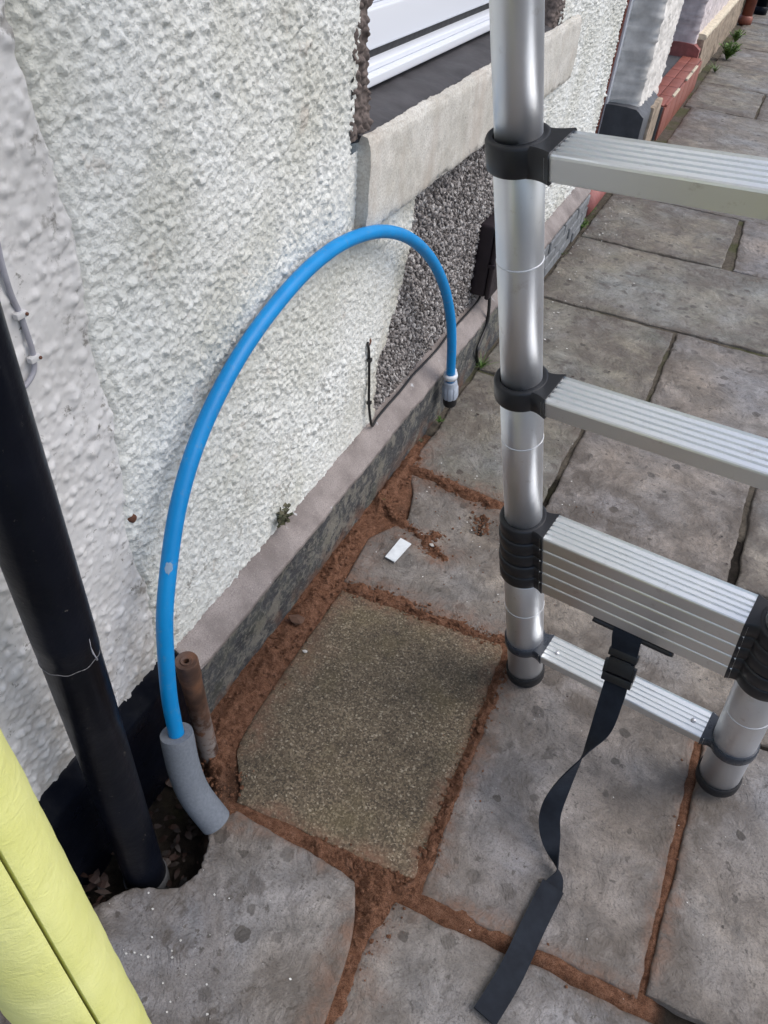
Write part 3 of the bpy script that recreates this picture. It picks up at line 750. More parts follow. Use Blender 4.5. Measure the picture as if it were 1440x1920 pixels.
op = (jy > WIN[0] - .016 * np.exp(-np.maximum(B - .955, 0) / .10)) & (jy < WIN[1]) & (B > WIN[2]) & (B < 2.2)
keep = ~op[:-1, :-1]
grid_obj('wall', np.stack([WALL + H, A, B], -1), MT['rough'], hc, keep=keep, attrs={'bare': bare, 'tan': tan}, flip=False)
hp = PX(248, 972, WALL + .006)
obj('dark_hole_disc', *lathe(hp, (1, 0, 0), [(.0001, .004), (.004, .0045), (.0065, .0035), (.0075, -.003)], 9), MT['rust'], hc, True)  # dark disc on the wall, coloured for the shade inside a small hole
# pebbledash
rs = np.random.RandomState(11); pts = []
VV = []; FF = []
cell = .0098
for a in np.arange(1.44, 2.62, cell):
    for b in np.arange(.20, .80, cell):
        y = a + rs.uniform(-.5, .5) * cell; z = b + rs.uniform(-.5, .5) * cell
        yy = np.array([y]); zz = np.array([z])
        q = inpoly(yy + (fbm(yy * 26, zz * 26, 81) - .5) * .05, zz + (fbm(yy * 26, zz * 26, 82) - .5) * .05, PATCH)[0]
        if not q or rs.rand() < .06: continue
        r = rs.uniform(.0032, .0072); o0 = len(VV)
        an = rs.uniform(0, 6.28); c, s = math.cos(an), math.sin(an); sy, sz, sx = rs.uniform(.7, 1.5), rs.uniform(.6, 1.0), rs.uniform(.6, 1.1)
        ta = rs.normal(0, .4)
        for v in ICO[0]:
            k = 1 + rs.uniform(-.15, .15)
            p, w_, d = v.x * sy * r * k, v.y * sz * r * k, v.z * sx * r * k
            d += p * ta
            VV.append((WALL - .006 + d, y + p * c - w_ * s, z + p * s + w_ * c))
        FF += [tuple(i + o0 for i in f) for f in ICO[1]]
pb = obj('pebbledash', VV, FF, MT['pebble'], hc); tag(pb, 'patch of bare grey pebbledash where the cream coat came away', kind='stuff')
# plinth with sloping cement cap
rough_prism('plinth', [(PLF - .03, .171), (PLF + .001, .170), (PLF + .002, .09), (PLF, .0), (PLF + .004, -.25)], .668, 2.58, 420, MT['plinth'], hc, amp=.003, seed=13, sub=9, freq=30)
rough_prism('plinth_cap', [(WALL - .02, .222), (WALL + .010, .216), (WALL + .016, .213), (PLF - .002, .182), (PLF + .005, .174), (PLF + .004, .163), (PLF - .03, .160)], .655, 3.66, 700, MT['bevel'], hc, amp=.0034, seed=17, sub=5, freq=40)
obj('plinth_core', *bbox(-.75, PLF - .012, 2.58, 3.66, -.25, .162), MT['plinth'], hc)
proto = None
for course in range(3):
    yb = 2.60 + (0.11 if course % 2 else 0) ; zc = .022 + course * .054
    while yb < 3.60:
        L = .205
        if proto is None:
            bm = bmesh.new(); vf = hexa((0, 0, 0), (.012, 0, 0), (0, L / 2, 0), (0, 0, .0235))
            vs = [bm.verts.new(v) for v in vf[0]]
            for f in vf[1]: bm.faces.new([vs[i] for i in f])
            bmesh.ops.bevel(bm, geom=list(bm.edges), offset=.004, segments=1, affect='EDGES')
            proto = bobj('brick', bm, MT['brick'], hc); br = proto
        else:
            br = proto.copy(); COL.objects.link(br)
        br.location = (PLF - .012 + random.uniform(.004, .009), yb + L / 2, zc)
        br.rotation_euler = (random.uniform(-.02, .02), 0, random.uniform(-.02, .02))
        yb += L + .012
# band under the window and slate sill
rough_prism('sill_band', [(WALL - .02, .772), (WALL + .026, .770), (WALL + .031, .778), (WALL + .031, .86), (WALL + .029, .938), (WALL + .024, .951), (WALL + .012, .954), (WALL + .006, .94), (WALL - .02, .938)], 1.340, 2.86, 420, MT['apron'], hc, amp=.0032, seed=23, sub=7, freq=55)
rough_prism('return_bead', [(WALL - .01, .0), (WALL + .016, .004), (WALL + .022, .012)], 1.325, 1.338, 3, MT['apron'], hc, amp=.0005, seed=2).location = (0, 0, .78)
rough_prism('window_sill', [(WALL - .10, .925), (WALL + .012, .925), (WALL + .018, .934), (WALL + .018, .948), (WALL - .02, .957), (WALL - .16, .974), (WALL - .16, .93)], 1.345, 2.78, 300, MT['slate'], hc, amp=.0022, seed=29, sub=8, freq=30)
# torn render edge of the opening
def scar(name, y0, side):
    z = np.linspace(.945, 2.2, 420); t = np.linspace(0, 1, 30)
    Zg, Tg = np.meshgrid(z, t, indexing='ij')
    ww = .068 + .040 * np.exp(-np.maximum(Zg - .955, 0) / .07) + .012 * (fbm(Zg * 30, Zg * 0, 95) - .5)
    yy = y0 + side * (-.022 + Tg * ww) + (fbm(Zg * 60, Tg * 3, 96) - .5) * .006
    xx = WALL + .001 + .010 * domes(Zg, yy, .013, .004, .0085, 97) + .006 * (fbm(Zg * 90, yy * 90, 98) - .5) - .09 * sstep(.86, 1.0, Tg)
    return grid_obj(name, np.stack([xx, yy, Zg], -1), MT['scar'], hc, flip=(side > 0))
scar('broken_edge', 1.326, 1); scar('broken_edge', 2.668, -1)
# window
FX = -.772; WZ = .012
wf = bevelled('window_frame', bbox(FX - .07, FX - .012, 1.40, 2.66, 1.012 + WZ, 1.088 + WZ), MT['upvc'], hc, .006, 3)
bevelled('cill', bbox(FX - .07, FX + .028, 1.39, 2.67, .964 + WZ, .984 + WZ), MT['upvc'], wf, .004, 3)
bevelled('cill_step', bbox(FX - .07, FX + .012, 1.39, 2.67, .9845 + WZ, .998 + WZ), MT['upvc'], wf, .004, 3)
obj('gap_strip', *bbox(FX - .07, FX - .016, 1.39, 2.67, .998 + WZ, 1.012 + WZ), MT['gap_strip'], wf)  # black strip in place of the shaded gap between cill and frame
bevelled('bead', bbox(FX - .07, FX - .030, 1.42, 2.64, 1.0885 + WZ, 1.108 + WZ), MT['upvc'], wf, .006, 3)
obj('gasket', *bbox(FX - .06, FX - .036, 1.46, 2.60, 1.108 + WZ, 1.118 + WZ), MT['gasket'], wf)
for yj in (1.40, 2.60): bevelled('jamb', bbox(FX - .07, FX - .012, yj, yj + .06, 1.089, 2.2), MT['upvc'], wf, .006, 2)
obj('pane', *bbox(FX - .050, FX - .044, 1.46, 2.60, 1.118, 2.2), MT['glass'], wf)
obj('dark_room_sheet', *bbox(FX - .35, FX - .33, 1.2, 2.9, .96, 2.3), MT['dark'], wf)  # dark sheet standing in for the unlit room behind the glass
obj('lintel', *bbox(WALL - .2, WALL - .012, 1.34, 2.70, 2.19, 2.30), MT['rough'], hc)
obj('reveal', *bbox(WALL - .2, WALL - .09, 1.30, 1.392, .93, 2.2), MT['rough'], hc)
# door edge and step
obj('wall_return', *bbox(WALL - .35, WALL - .004, 3.60, 3.688, .16, 2.4), MT['rough'], hc)
sp = tube([(PLF - .02, 3.67, .095), (PLF - .02, 4.30, .095)], .052, 20); ds = obj('doorstep', *sp, MT['redstep'], hc, True)
obj('door', *bbox(WALL - .34, WALL - .30, 3.69, 4.86, -.1, 2.3), MT['floor2'], hc)

# ------------------------------------------------------------------ the neighbour beyond the door
hn = thing('terraced_house', (-.67, 6.5, 0), 'grey and pink roughcast house with red tiled step beyond the ladder', 'house')
def rough_box(name, x0, x1, y0, y1, z0, z1, mat, amp=.012, st=.012):
    ysq = np.arange(y0, y1 + 1e-6, st); zsq = np.arange(z0, z1 + 1e-6, st)
    a = np.concatenate([np.linspace(x0, x1, 8)[:-1], np.full(len(ysq), x1)]); b = np.concatenate([np.full(7, y0), ysq])
    Aq, Zq = np.meshgrid(np.arange(len(a)), zsq, indexing='ij')
    xx = a[Aq]; yy = b[Aq]
    d = amp * (domes(xx + yy, Zq, .026, .007, .015, 300, .8) + fbm((xx + yy) * 30, Zq * 30, 301) - .5)
    xx = xx + np.where(Aq >= 6, d, 0); yy = yy - np.where(Aq <= 7, d, 0)
    return grid_obj(name, np.stack([xx, yy, Zq], -1), mat, hn, flip=False)
rough_box('pillar', WALL - .32, WALL, 4.86, 5.50, .20, 3.2, MT['grey'])
rough_prism('pillar_base', [(WALL - .33, .262), (WALL, .262), (PLF + .002, .225), (PLF + .004, -.2), (WALL - .33, -.2)], 4.80, 5.30, 40, MT['dgrey'], hn, amp=.004, seed=41)
bevelled('base_block', bbox(PLF - .02, PLF + .018, 5.02, 5.30, -.1, .235), MT['tan'], hn, .008)
bevelled('door_jamb', bbox(-.96, -.846, 4.78, 4.85, -.1, 3.0), MT['red'], hn, .006)
bevelled('jamb_trim', bbox(-.8455, -.832, 4.80, 4.855, -.1, 3.0), MT['upvc'], hn, .003)
rough_box('reveal', WALL - .34, WALL, 6.86, 7.3, .20, 3.2, MT['pink'])
rough_box('wall', WALL - .1, WALL - .001, 7.28, 12.5, .20, 5.6, MT['pink'], st=.02)
obj('upper_wall', *bbox(WALL - .3, WALL - .01, 3.68, 12.5, 2.4, 5.6), MT['grey'], hn)
rough_prism('reveal_base', [(WALL - .34, .268), (WALL, .268), (PLF, .235), (PLF, -.1), (WALL - .34, -.1)], 6.84, 6.95, 8, MT['redstep'], hn, amp=.004, seed=43)
rough_prism('low_plinth', [(WALL - .1, .300), (PLF, .285), (PLF + .004, .1), (PLF + .004, -.1)], 6.93, 9.9, 240, MT['tan'], hn, amp=.010, seed=47, freq=18)
rough_prism('plinth_coping', [(WALL - .1, .335), (PLF + .004, .318), (PLF + .010, .305), (PLF + .006, .287), (WALL - .1, .285)], 6.95, 9.9, 200, MT['creamcap'], hn, amp=.006, seed=49, freq=30)
st = obj('doorstep', *bbox(WALL - .34, -.585, 5.31, 6.86, -.15, .178), MT['dgrey'], hn)
fy = np.linspace(5.32, 6.85, 7)
for i in range(6):
    bevelled('tile', bbox(-.5845, -.572, fy[i] + .004, fy[i + 1] - .004, -.02, .176), MT['tile'], st, .004)
    for j in range(2):
        bevelled('tile', bbox(-.72 + j * .07, -.72 + (j + 1) * .07 - .004, fy[i] + .004, fy[i + 1] - .004, .1785, .188), MT['tile'], st, .003)
    if i in (0, 1, 3, 4): bevelled('nosing', bbox(-.583, -.566, fy[i] + .02, fy[i + 1] - .02, .177, .192), MT['creamcap'] if i else MT['tile'], st, .004)
obj('back_door', *bbox(WALL - .40, WALL - .345, 5.3, 7.0, -.1, 3.0), MT['floor2'], hn)

# ------------------------------------------------------------------ far downpipes
for (x, y, mt, r, lab) in [(-.545, 9.97, 'red', .055, 'red downpipe at the far end of the terrace'), (-.47, 10.75, 'dpipe', .06, 'black downpipe nearer the wall at the far end of the terrace'),
                       (-.36, 11.2, 'dpipe', .06, 'black post farthest along the pavement')]:
    t = thing('downpipe' if 'downpipe' in lab else 'post', (x, y, 0), lab, 'pipe' if 'downpipe' in lab else 'post')
    obj('pipe', *tube([(x, y, -.02), (x, y, 3.2)], r, 20), MT[mt], t, True)
    obj('socket', *lathe((x, y, 0), (0, 0, 1), [(r, .0), (r + .015, .005), (r + .015, .06), (r, .075)], 20), MT[mt], t, True)

# ------------------------------------------------------------------ near downpipe
dp = thing('downpipe', (-.548, .372, -.12), 'black painted downpipe standing in the hole beside the white wall', 'downpipe')
b0 = PG(277, 1631); dpx, dpy = -.545, .372
V, F = lathe((dpx, dpy, 0), (0, 0, 1), [(.030, -.12), (.0352, -.12), (.0352, .10), (.0352, .3), (.0352, .616), (.0362, .617), (.0366, .66), (.0366, 1.2), (.0366, 3.0)], 48)
autosmooth(obj('pipe', V, F, MT['dpipe'], dp), 50)
pt = []
for k in range(36):
    a = math.radians(-150 + k * 5.2); pt.append((dpx + math.cos(a) * .0362, dpy + math.sin(a) * .0362, .6145 + .0012 * math.sin(k * .9)))
obj('joint_line', *tube(pt, [.0002 + .0005 * abs(math.sin(k * 1.7)) for k in range(36)], 6), plain('pale_crack', (.13, .13, .14), .6), dp, True)
pt = [(dpx + math.cos(a) * .0366, dpy + math.sin(a) * .0366, z) for a, z in ((.2, .612), (.16, .622), (.12, .628), (.10, .640), (.14, .655))]
obj('drip', *tube(pt, [.0016, .0008, .0013, .0005, .0003], 6), MT['gcable'], dp, True)
V, F = lathe((dpx, dpy, 0), (0, 0, 1), [(.034, -.12), (.039, -.118), (.039, -.05), (.0362, -.045)], 40); obj('drain_socket', V, F, MT['dgrey'], dp, True)
# ------------------------------------------------------------------ grey cable on the white wall
cb = thing('cable', tuple(PX(30, 590, WALL + .01)), 'thin grey painted cable clipped to the white wall above the downpipe', 'cable')
cp = [PX(-60, 250, WALL + .013), PX(-12, 430, WALL + .013), PX(2, 490, WALL + .013), PX(20, 550, WALL + .012), PX(38, 590, WALL + .011), PX(52, 630, WALL + .012), PX(63, 668, WALL + .012), PX(62, 700, WALL + .012), PX(42, 728, WALL + .012), PX(15, 735, WALL + .010)]
obj('core', *tube(spline(cp, 6), .0032, 12), MT['gcable'], cb, True)
for px, py in ((38, 590), (64, 672)):
    c = PX(px, py, WALL + .014); bevelled('clip', hexa(c, (.004, 0, 0), (0, .0075, 0), (0, 0, .0035)), MT['clip'], cb, .0015)
    obj('nail', *lathe(c + Vector((.003, .005, 0)), (1, 0, 0), [(.0001, .003), (.002, .0025), (.002, 0)], 10), MT['rust'], cb, True)

# ------------------------------------------------------------------ blue water pipe with foam sleeve and fitting
bp = thing('water_pipe', (-.475, .50, 0), 'bright blue plastic water pipe arching over the cream wall', 'pipe')
C = [(330, 1372, -.552), (318, 1310, -.560), (311, 1230, -.568), (309, 1150, -.578), (318, 1050, -.592), (334, 950, -.606), (362, 850, -.618), (404, 750, -.628), (460, 650, -.634), (525, 562, -.636), (587, 496, -.634), (650, 452, -.629), (715, 434, -.622),
     (768, 447, -.612), (808, 485, -.603), (832, 535, -.594), (844, 590, -.586), (847, 640, -.580), (845, 702, -.576)]
pp = [PX(*c) for c in C]
p_end = pp[-1]
foam_c = [pp[0], PX(345, 1440, -.534), PX(366, 1490, -.512), PG(405, 1541, .012)]
lowp = [foam_c[2].lerp(foam_c[-1], .55), foam_c[2], foam_c[1]]
bluepath = spline(lowp + pp, 8)
obj('pipe', *tube(bluepath, .0133, 28), MT['blue'], bp, True)
fpath = spline([pp[0] + (pp[1] - pp[0]).normalized() * -.004] + foam_c[1:], 10)
ro, ri = .0285, .0140
V1, F1 = tube(fpath, [ro * (.97 if i in (0,) else 1) for i in range(len(fpath))], 36, caps=False)
V2, F2 = tube(fpath, ri, 36, caps=False)
nV = len(V1); FF = F1 + [tuple(i + nV for i in f[::-1]) for f in F2]
for e in (0, (len(fpath) - 1) * 36):
    for k in range(36):
        k2 = (k + 1) % 36; q = (e + k, e + k2, nV + e + k2, nV + e + k); FF.append(q if e else q[::-1])
autosmooth(obj('foam_sleeve', V1 + V2, FF, MT['foam'], bp), 50)
# fitting at the free end
ax = (pp[-1] - pp[-2]).normalized()
cl = p_end + ax * .004
def sc_(prof, kr=1.18, ka=1.32): return [(r * kr, a * ka) for r, a in prof]
obj('clip_ring', *lathe(cl, ax, [(.0134, -.008), (.0200, -.0085), (.0215, 0), (.0200, .0085), (.0134, .009)], 28), MT['fitw'], bp, True)
side = ax.cross(Vector((1, 0, 0))).normalized()
bevelled('clip_foot', hexa(cl - side * .020, ax * .007, side * .007, ax.cross(side) * .009), MT['fitw'], bp, .002)
obj('stub', *tube([p_end, p_end + ax * .030], .0130, 24), MT['blue'], bp, True)
N = 64; prof = sc_([(.0118, .018), (.0165, .0185), (.0180, .028), (.0188, .034), (.0205, .036), (.0208, .060), (.0195, .066), (.015, .067)])
V, F = lathe(p_end, ax, prof, N)
for i in range(len(prof)):
    for k in range(N):
        if 3 <= i <= 6 and (k // 2) % 4 == 0:
            v = V[i * N + k]; cc = p_end + ax * prof[i][1]; V[i * N + k] = cc + (v - cc) * .92
autosmooth(obj('compression_nut', V, F, MT['fit'], bp), 40)
V, F = lathe(p_end, ax, sc_([(.0001, .064), (.0172, .065), (.0178, .068), (.0176, .086), (.0165, .089), (.0001, .089)]), 32); autosmooth(obj('end_plug', V, F, MT['plastic'], bp), 40)
# pale rubbed patch on the rising leg
ci = min(range(len(bluepath)), key=lambda i: (bluepath[i] - PX(318, 1058, -.591)).length)
c0 = bluepath[ci]; tx = (bluepath[ci + 1] - bluepath[ci - 1]).normalized(); dv = (Vector((0, 0, CAM_H)) - c0); dv = (dv - tx * dv.dot(tx)).normalized(); dw = tx.cross(dv)
V = [c0 + dv * .01365]; F = []
for k in range(18):
    a = 6.283 * k / 18; rr = (.6 + .5 * _h(np.array([k]), np.array([3]), 5)[0]); al = .011 * rr * math.sin(a); th = .50 * rr * math.cos(a)
    V.append(c0 + tx * al + (dv * math.cos(th) + dw * math.sin(th)) * .01362)
for k in range(18): F.append((0, 1 + k, 1 + (k + 1) % 18))
obj('scuff_mark', V, F, MT['scuff'], bp, True)
# printed characters along the falling leg: rows of tiny raised dashes
V = []; F = []
for i in range(34):
    t = i / 33; py = 505 + t * 180
    k = np.interp(py, [485, 535, 590, 640, 702], [808, 832, 844, 847, 845]); xx = np.interp(py, [485, 535, 590, 640, 702], [-.603, -.594, -.586, -.580, -.576])
    c = PX(k, py, xx); d = (Vector((0, 0, CAM_H)) - c).normalized(); rt = d.cross(Vector((0, 0, 1))).normalized()
    if i % 7 == 6: continue
    c = c + d * .0118 - rt * -.0045
    b = hexa(c, rt * .0018, Vector((0, 0, 1)) * (.0012 + .0009 * (i % 3)), d * .0006); V, F = join((V, F), b)
tag(obj('printed_marks', V, F, plain('dark_blue_print', (.002, .045, .16), .5), bp), kind='stuff')

# ------------------------------------------------------------------ old brown pipe
bt = PX(349, 1238, -.566); bb = PX(402, 1450, -.566); bb = bt + (bb - bt) * 1.12
brn = thing('service_pipe', tuple(bb), 'short capped brown pipe beside the blue pipe at the plinth corner', 'pipe')
axb = (bb - bt).normalized(); Lb = (bb - bt).length
V, F = lathe(bt, axb, [(.0045, .014), (.0050, .002), (.0095, .0005), (.0105, .003), (.013, .003), (.0185, .0005), (.0198, .003), (.0198, .052), (.0192, .054), (.0185, .058), (.0185, Lb * .6), (.0192, Lb * .7), (.0185, Lb)], 32)
autosmooth(obj('pipe', V, F, MT['brown'], brn), 40)
V, F = lathe(bt, axb, [(.0001, .013), (.006, .0135)], 16); obj('bore', V, F, MT['dark'], brn)

# ------------------------------------------------------------------ black box, cables
bx = thing('meter_box', (-.63, 2.3, .25), 'dark plastic box fixed low on the wall behind the ladder rail', 'box')
BY0, BY1, BZ0, BZ1, BXF = 2.215, 2.44, .258, .495, -.604
bevelled('body', bbox(WALL - .008, BXF - .016, BY0 + .004, BY1, BZ0 + .004, BZ1 - .004), MT['box'], bx, .010, 3)
bevelled('lid', bbox(BXF - .0155, BXF, BY0, BY1, BZ0, BZ1), MT['box'], bx, .007, 3)
bevelled('latch', bbox(BXF - .02, BXF + .004, BY0 - .003, BY0 + .03, .365, .377), MT['box'], bx, .002)
ck = thing('cable', tuple(PX(691, 645, WALL)), 'thin black cable running from the rusty hole along the plinth cap to the dark box', 'cable')
cp = [PX(688, 640, WALL - .004), PX(690, 646, WALL + .010), PX(692, 670, WALL + .012), PX(692, 720, WALL + .013), PX(692, 762, WALL + .016), (WALL + .020, 1.462, .2265), (WALL + .016, 1.50, .2235)]
cp += [(WALL + .0145 + .002 * math.sin(i * 2.1), 1.56 + i * .09, .2235 + .002 * math.sin(i * 1.3)) for i in range(7)] + [(WALL + .016, 2.19, .226), (WALL + .022, 2.24, .240), (WALL + .024, 2.262, .265)]
obj('sheath', *tube(spline(cp, 6), .0034, 12), MT['cable'], ck, True)
for px, py in ((693, 675), (692, 755)):
    obj('clip', *hexa(PX(px, py, WALL + .014), (.005, 0, 0), (0, .005, 0), (0, 0, .004)), MT['cable'], ck)
obj('rusty_hole', *lathe(PX(688, 640, WALL - .002), (1, 0, 0), [(.0001, .010), (.007, .009), (.013, .006), (.014, -.002)], 14), MT['rust'], ck, True)
ck2 = thing('cable', (-.60, 2.27, 0), 'thick black cable dropping from the dark box to the paving', 'cable')
cp = [(-.620, 2.27, .27), PX(917, 575, -.61), PX(912, 610, -.606), PX(900, 640, -.604), PX(894, 660, -.602), PG(896, 684, -.01)]
obj('sheath', *tube(spline(cp, 6), .0052, 14), MT['cable'], ck2, True)

# ------------------------------------------------------------------ telescopic ladder
LB = Vector((-.0625, 1.0905, 0)); LU = Vector((.97620709, -.18791384, .10820397)).normalized(); LR = Vector((-.14463605, -.19250471, .97057836))
LR = (LR - LU * LR.dot(LU)).normalized(); LF = LU.cross(LR)
if LF.y > 0: LF = -LF
LW = .428
ld = thing('ladder', tuple(LB), 'aluminium telescopic ladder with black collars standing on the flagstones', 'ladder')
def LP(u, f, s): return LB + LU * u + LF * f + LR * s
RUNG = [(1.184, .038, .0265, .0285), (.8495, .038, .0290, .0310)]       # top of rung, height, tube radius above, below
SEC = [(.0, .385, .0375), (.34, .54, .0335), (.52, .835, .0315), (.80, 1.172, .0288), (1.14, 1.52, .0262), (1.5, 2.3, .0240)]
for uo, s0 in ((0, .006), (LW, -.020)):
    for i, (a, b, r) in enumerate(SEC):
        a = max(a, s0 + .01)
        V, F = lathe(LP(uo, 0, 0), LR, [(r - .002, a), (r, a + .001), (r, b - .002), (r - .0015, b), (r - .006, b)], 56); obj('rail_tube', V, F, MT['alu'], ld, True)
    V, F = lathe(LP(uo, 0, 0), LR, [(.0001, s0), (.037, s0), (.0415, s0 + .006), (.0415, s0 + .030), (.0395, s0 + .034), (.0385, s0 + .0345)], 48); autosmooth(obj('foot', V, F, MT['rubber'], ld), 40)
    for s, r in ((.285, .0375), (.735, .0315), (1.035, .0288)):
        V, F = lathe(LP(uo, 0, 0), LR, [(r, s), (r + .0006, s + .0003), (r + .0006, s + .0017), (r, s + .002)], 56); obj('ring_line', V, F, MT['wline'], ld, True)
RD = .060
def rung(s_top, h, u0, u1, ribs=5, name='rung'):
    pr = []; hd = RD / 2
    pr += [(hd - .002, -h), (hd, -h + .002), (hd, -.0035), (hd - .001, -.0012), (hd - .003, 0)]
    fw = (RD - .008) / ribs
    f = hd - .004
    for k in range(ribs):
        pr += [(f, 0), (f - fw * .56, 0), (f - fw * .62, -.0030), (f - fw * .94, -.0030)]; f -= fw
    pr += [(-hd + .002, 0), (-hd, -.002), (-hd, -h + .002), (-hd + .002, -h)]
    n = len(pr); V = []; F = []
    for u in (u0, u1):
        V += [LP(u, f_, s_top + q) for f_, q in pr]
    for i in range(n):
        j = (i + 1) % n; F.append((i, j, n + j, n + i))
    F.append(tuple(range(n))[::-1]); F.append(tuple(n + i for i in range(n)))
    bm = bmesh.new(); vs = [bm.verts.new(v) for v in V]
    for q in F: bm.faces.new([vs[i] for i in q])
    bmesh.ops.recalc_face_normals(bm, faces=bm.faces)
    return bobj(name, bm, MT['rung'], ld)
def collar(uo, sgn, s_top, h, r, mat='plastic', over=.003, wall=.0075, ulen=.052):
    o_, hh = r + wall, h + over * 2
    top = s_top + over
    V, F = lathe(LP(uo, 0, 0), LR, [(r - .001, top - .0005), (r + wall * .5, top), (o_ - .0015, top - .001), (o_, top - .004), (o_, top - hh + .004), (o_ - .0015, top - hh + .001), (r, top - hh)], 56)
    o = autosmooth(obj('collar', V, F, MT[mat], ld), 45)
    # neck flaring out of the ring to the rung socket
    st = []
    for t in np.linspace(0, 1, 9):
        u = (r * .45) * (1 - t) + ulen * t
        hw = (o_ * .80) * (1 - t) ** 2 + (RD / 2 + .0028) * (1 - (1 - t) ** 2)
        hw = hw - .006 * math.sin(math.pi * t)
        st.append((u, hw))
    V = []; F = []
    for u, hw in st:
        for f_, q in ((hw - .003, 0), (hw, -.003), (hw, -hh + .003), (hw - .003, -hh), (-hw + .003, -hh), (-hw, -hh + .003), (-hw, -.003), (-hw + .003, 0)):
            V.append(LP(uo + sgn * u, f_, top + q - .0006))
    for i in range(len(st) - 1):
        for k in range(8):
            k2 = (k + 1) % 8; F.append((i * 8 + k, i * 8 + k2, (i + 1) * 8 + k2, (i + 1) * 8 + k))
    F.append(tuple(range(8))); F.append(tuple((len(st) - 1) * 8 + k for k in range(8)))
    bm = bmesh.new(); vs = [bm.verts.new(v) for v in V]
    for q in F: bm.faces.new([vs[i] for i in q])
    bmesh.ops.recalc_face_normals(bm, faces=bm.faces)
    autosmooth(bobj('neck', bm, MT[mat], o), 45)
def stage(s_top, h, r, mat='plastic', over=.003, wall=.0075):
    rung(s_top, h, .046, LW - .046)
    collar(0, 1, s_top, h, r, mat, over, wall); collar(LW, -1, s_top, h, r, mat, over, wall)
for s_top, h, r, _ in ((1.52, .029, .0262, 0), (1.85, .029, .024, 0)): stage(s_top, h, r)
stage(1.184, .0295, .0288); stage(.8495, .029, .0315)
sh = .0318
for i in range(5): stage(.5504 - i * sh, sh - .0012, .0330 + i * .0010, over=.0016 if i == 0 else .0002, wall=.0075 + .0010 * (i % 2))
STB = .5504 - 5 * sh
stage(.1642, .024, .0375, 'smoky', .001, .0045)
for u in (.075, LW - .075):
    V, F = lathe(LP(u, .004, .1642), LR, [(.0001, .0022), (.003, .0020), (.0045, .0002), (.0045, -.002)], 16); obj('screw', V, F, MT['steel'], ld, True)
# hanger bar and strap under the stack
hb = PY(1190, 1182, 1.0)
def on_ladder(px, py, f):
    """u, s of the point of the plane f = const seen at a pixel"""
    d = Vector(ray(px, py)); o = Vector((0, 0, CAM_H)); q = LP(0, f, 0)
    t = (q - o).dot(LF) / d.dot(LF); p = o + d * t - q
    return p.dot(LU), p.dot(LR)
u_a, _ = on_ladder(1117, 1147, .02); u_b, _ = on_ladder(1266, 1214, .02); u_c, s_c = on_ladder(1183, 1178, .02)
strap = obj('hanger_bar', *tube([LP(u_a, .027, STB - .006), LP(u_a + .006, .027, STB - .008), LP(u_b - .006, .027, STB - .008), LP(u_b, .027, STB - .006)], .0058, 12), MT['plastic'], ld, True)
# webbing: centreline points with width direction
e1 = LU
def webbing(name, rows, mat, parent, th=.0011):
    """rows: (point, half width vector)"""
    pts = spline([r_[0] for r_ in rows], 10); hws = spline([r_[1] for r_ in rows], 10)
    V = []; F = []
    for i, (p, h) in enumerate(zip(pts, hws)):
        t = (pts[min(i + 1, len(pts) - 1)] - pts[max(i - 1, 0)]).normalized(); hw = h.length
        h = (h - t * h.dot(t)).normalized() * max(hw, .001); nn = t.cross(h).normalized() * th
        V += [p - h - nn, p + h - nn, p + h + nn, p - h + nn]
    for i in range(len(pts) - 1):
        for k in range(4):
            k2 = (k + 1) % 4; F.append((i * 4 + k, i * 4 + k2, i * 4 + 4 + k2, i * 4 + 4 + k))
    F.append((3, 2, 1, 0)); e = (len(pts) - 1) * 4; F.append((e, e + 1, e + 2, e + 3))
    return autosmooth(obj(name, V, F, mat, parent), 40)
yh = LP(u_c, .03, STB).y
W2 = .0205
r0 = LP(u_c, .020, STB + .004); r1 = LP(u_c, .029, STB - .008)
def hv(a, w=W2): v = Vector((math.cos(a), math.sin(a), 0)); return v * w
def edge_on(p, w=W2): return (Vector((0, 0, CAM_H)) - p).normalized() * w
p1 = PY(1170, 1225, r1.y - .01); p2 = PY(1160, 1265, r1.y - .02); p3 = PY(1146, 1312, r1.y - .045); p4 = PY(1126, 1366, r1.y - .075); p5 = PY(1094, 1414, r1.y - .115)
p6 = PY(1056, 1472, r1.y - .155); p7 = PY(1032, 1525, r1.y - .185); p8 = PG(1033, 1575, .034); p9 = PG(1044, 1622, .020); p10 = PG(1045, 1645, .012); p11 = PG(1036, 1668, .006)
st_ = webbing('strap', [(r0, LU * .025), (r1 + LF * .006, LU * .025), (p1, LU * .023), (p2, LU * W2), (p3, LU * W2), (p4, LU * W2 * .85 + edge_on(p4, .006)), (p5, edge_on(p5) + LU * .002), (p6, -LU * .012 + edge_on(p6, .014)), (p7, -LU * .019 + edge_on(p7, .004)), (p8, -LU * .017 + edge_on(p8, .004)), (p9, -LU * .003 - edge_on(p9, .010)), (p10, LU * .010 - edge_on(p10, .006)), (p11, LU * .019)], MT['strap'], ld)
q0 = PG(1036, 1664, .006); q1 = PG(1000, 1735, .004); q2 = PG(955, 1830, .0075); q3 = PG(908, 1908, .0085)
td = (q3 - q0).normalized(); wd = td.cross(Vector((0, 0, 1))).normalized() * W2
webbing('strap_tail', [(q0 + Vector((0, 0, .004)), wd), (q1 + Vector((0, 0, .003)), wd), (q2 + Vector((0, 0, .003)), wd), (q3 + Vector((0, 0, .003)), wd)], MT['strap'], st_, th=.0028)
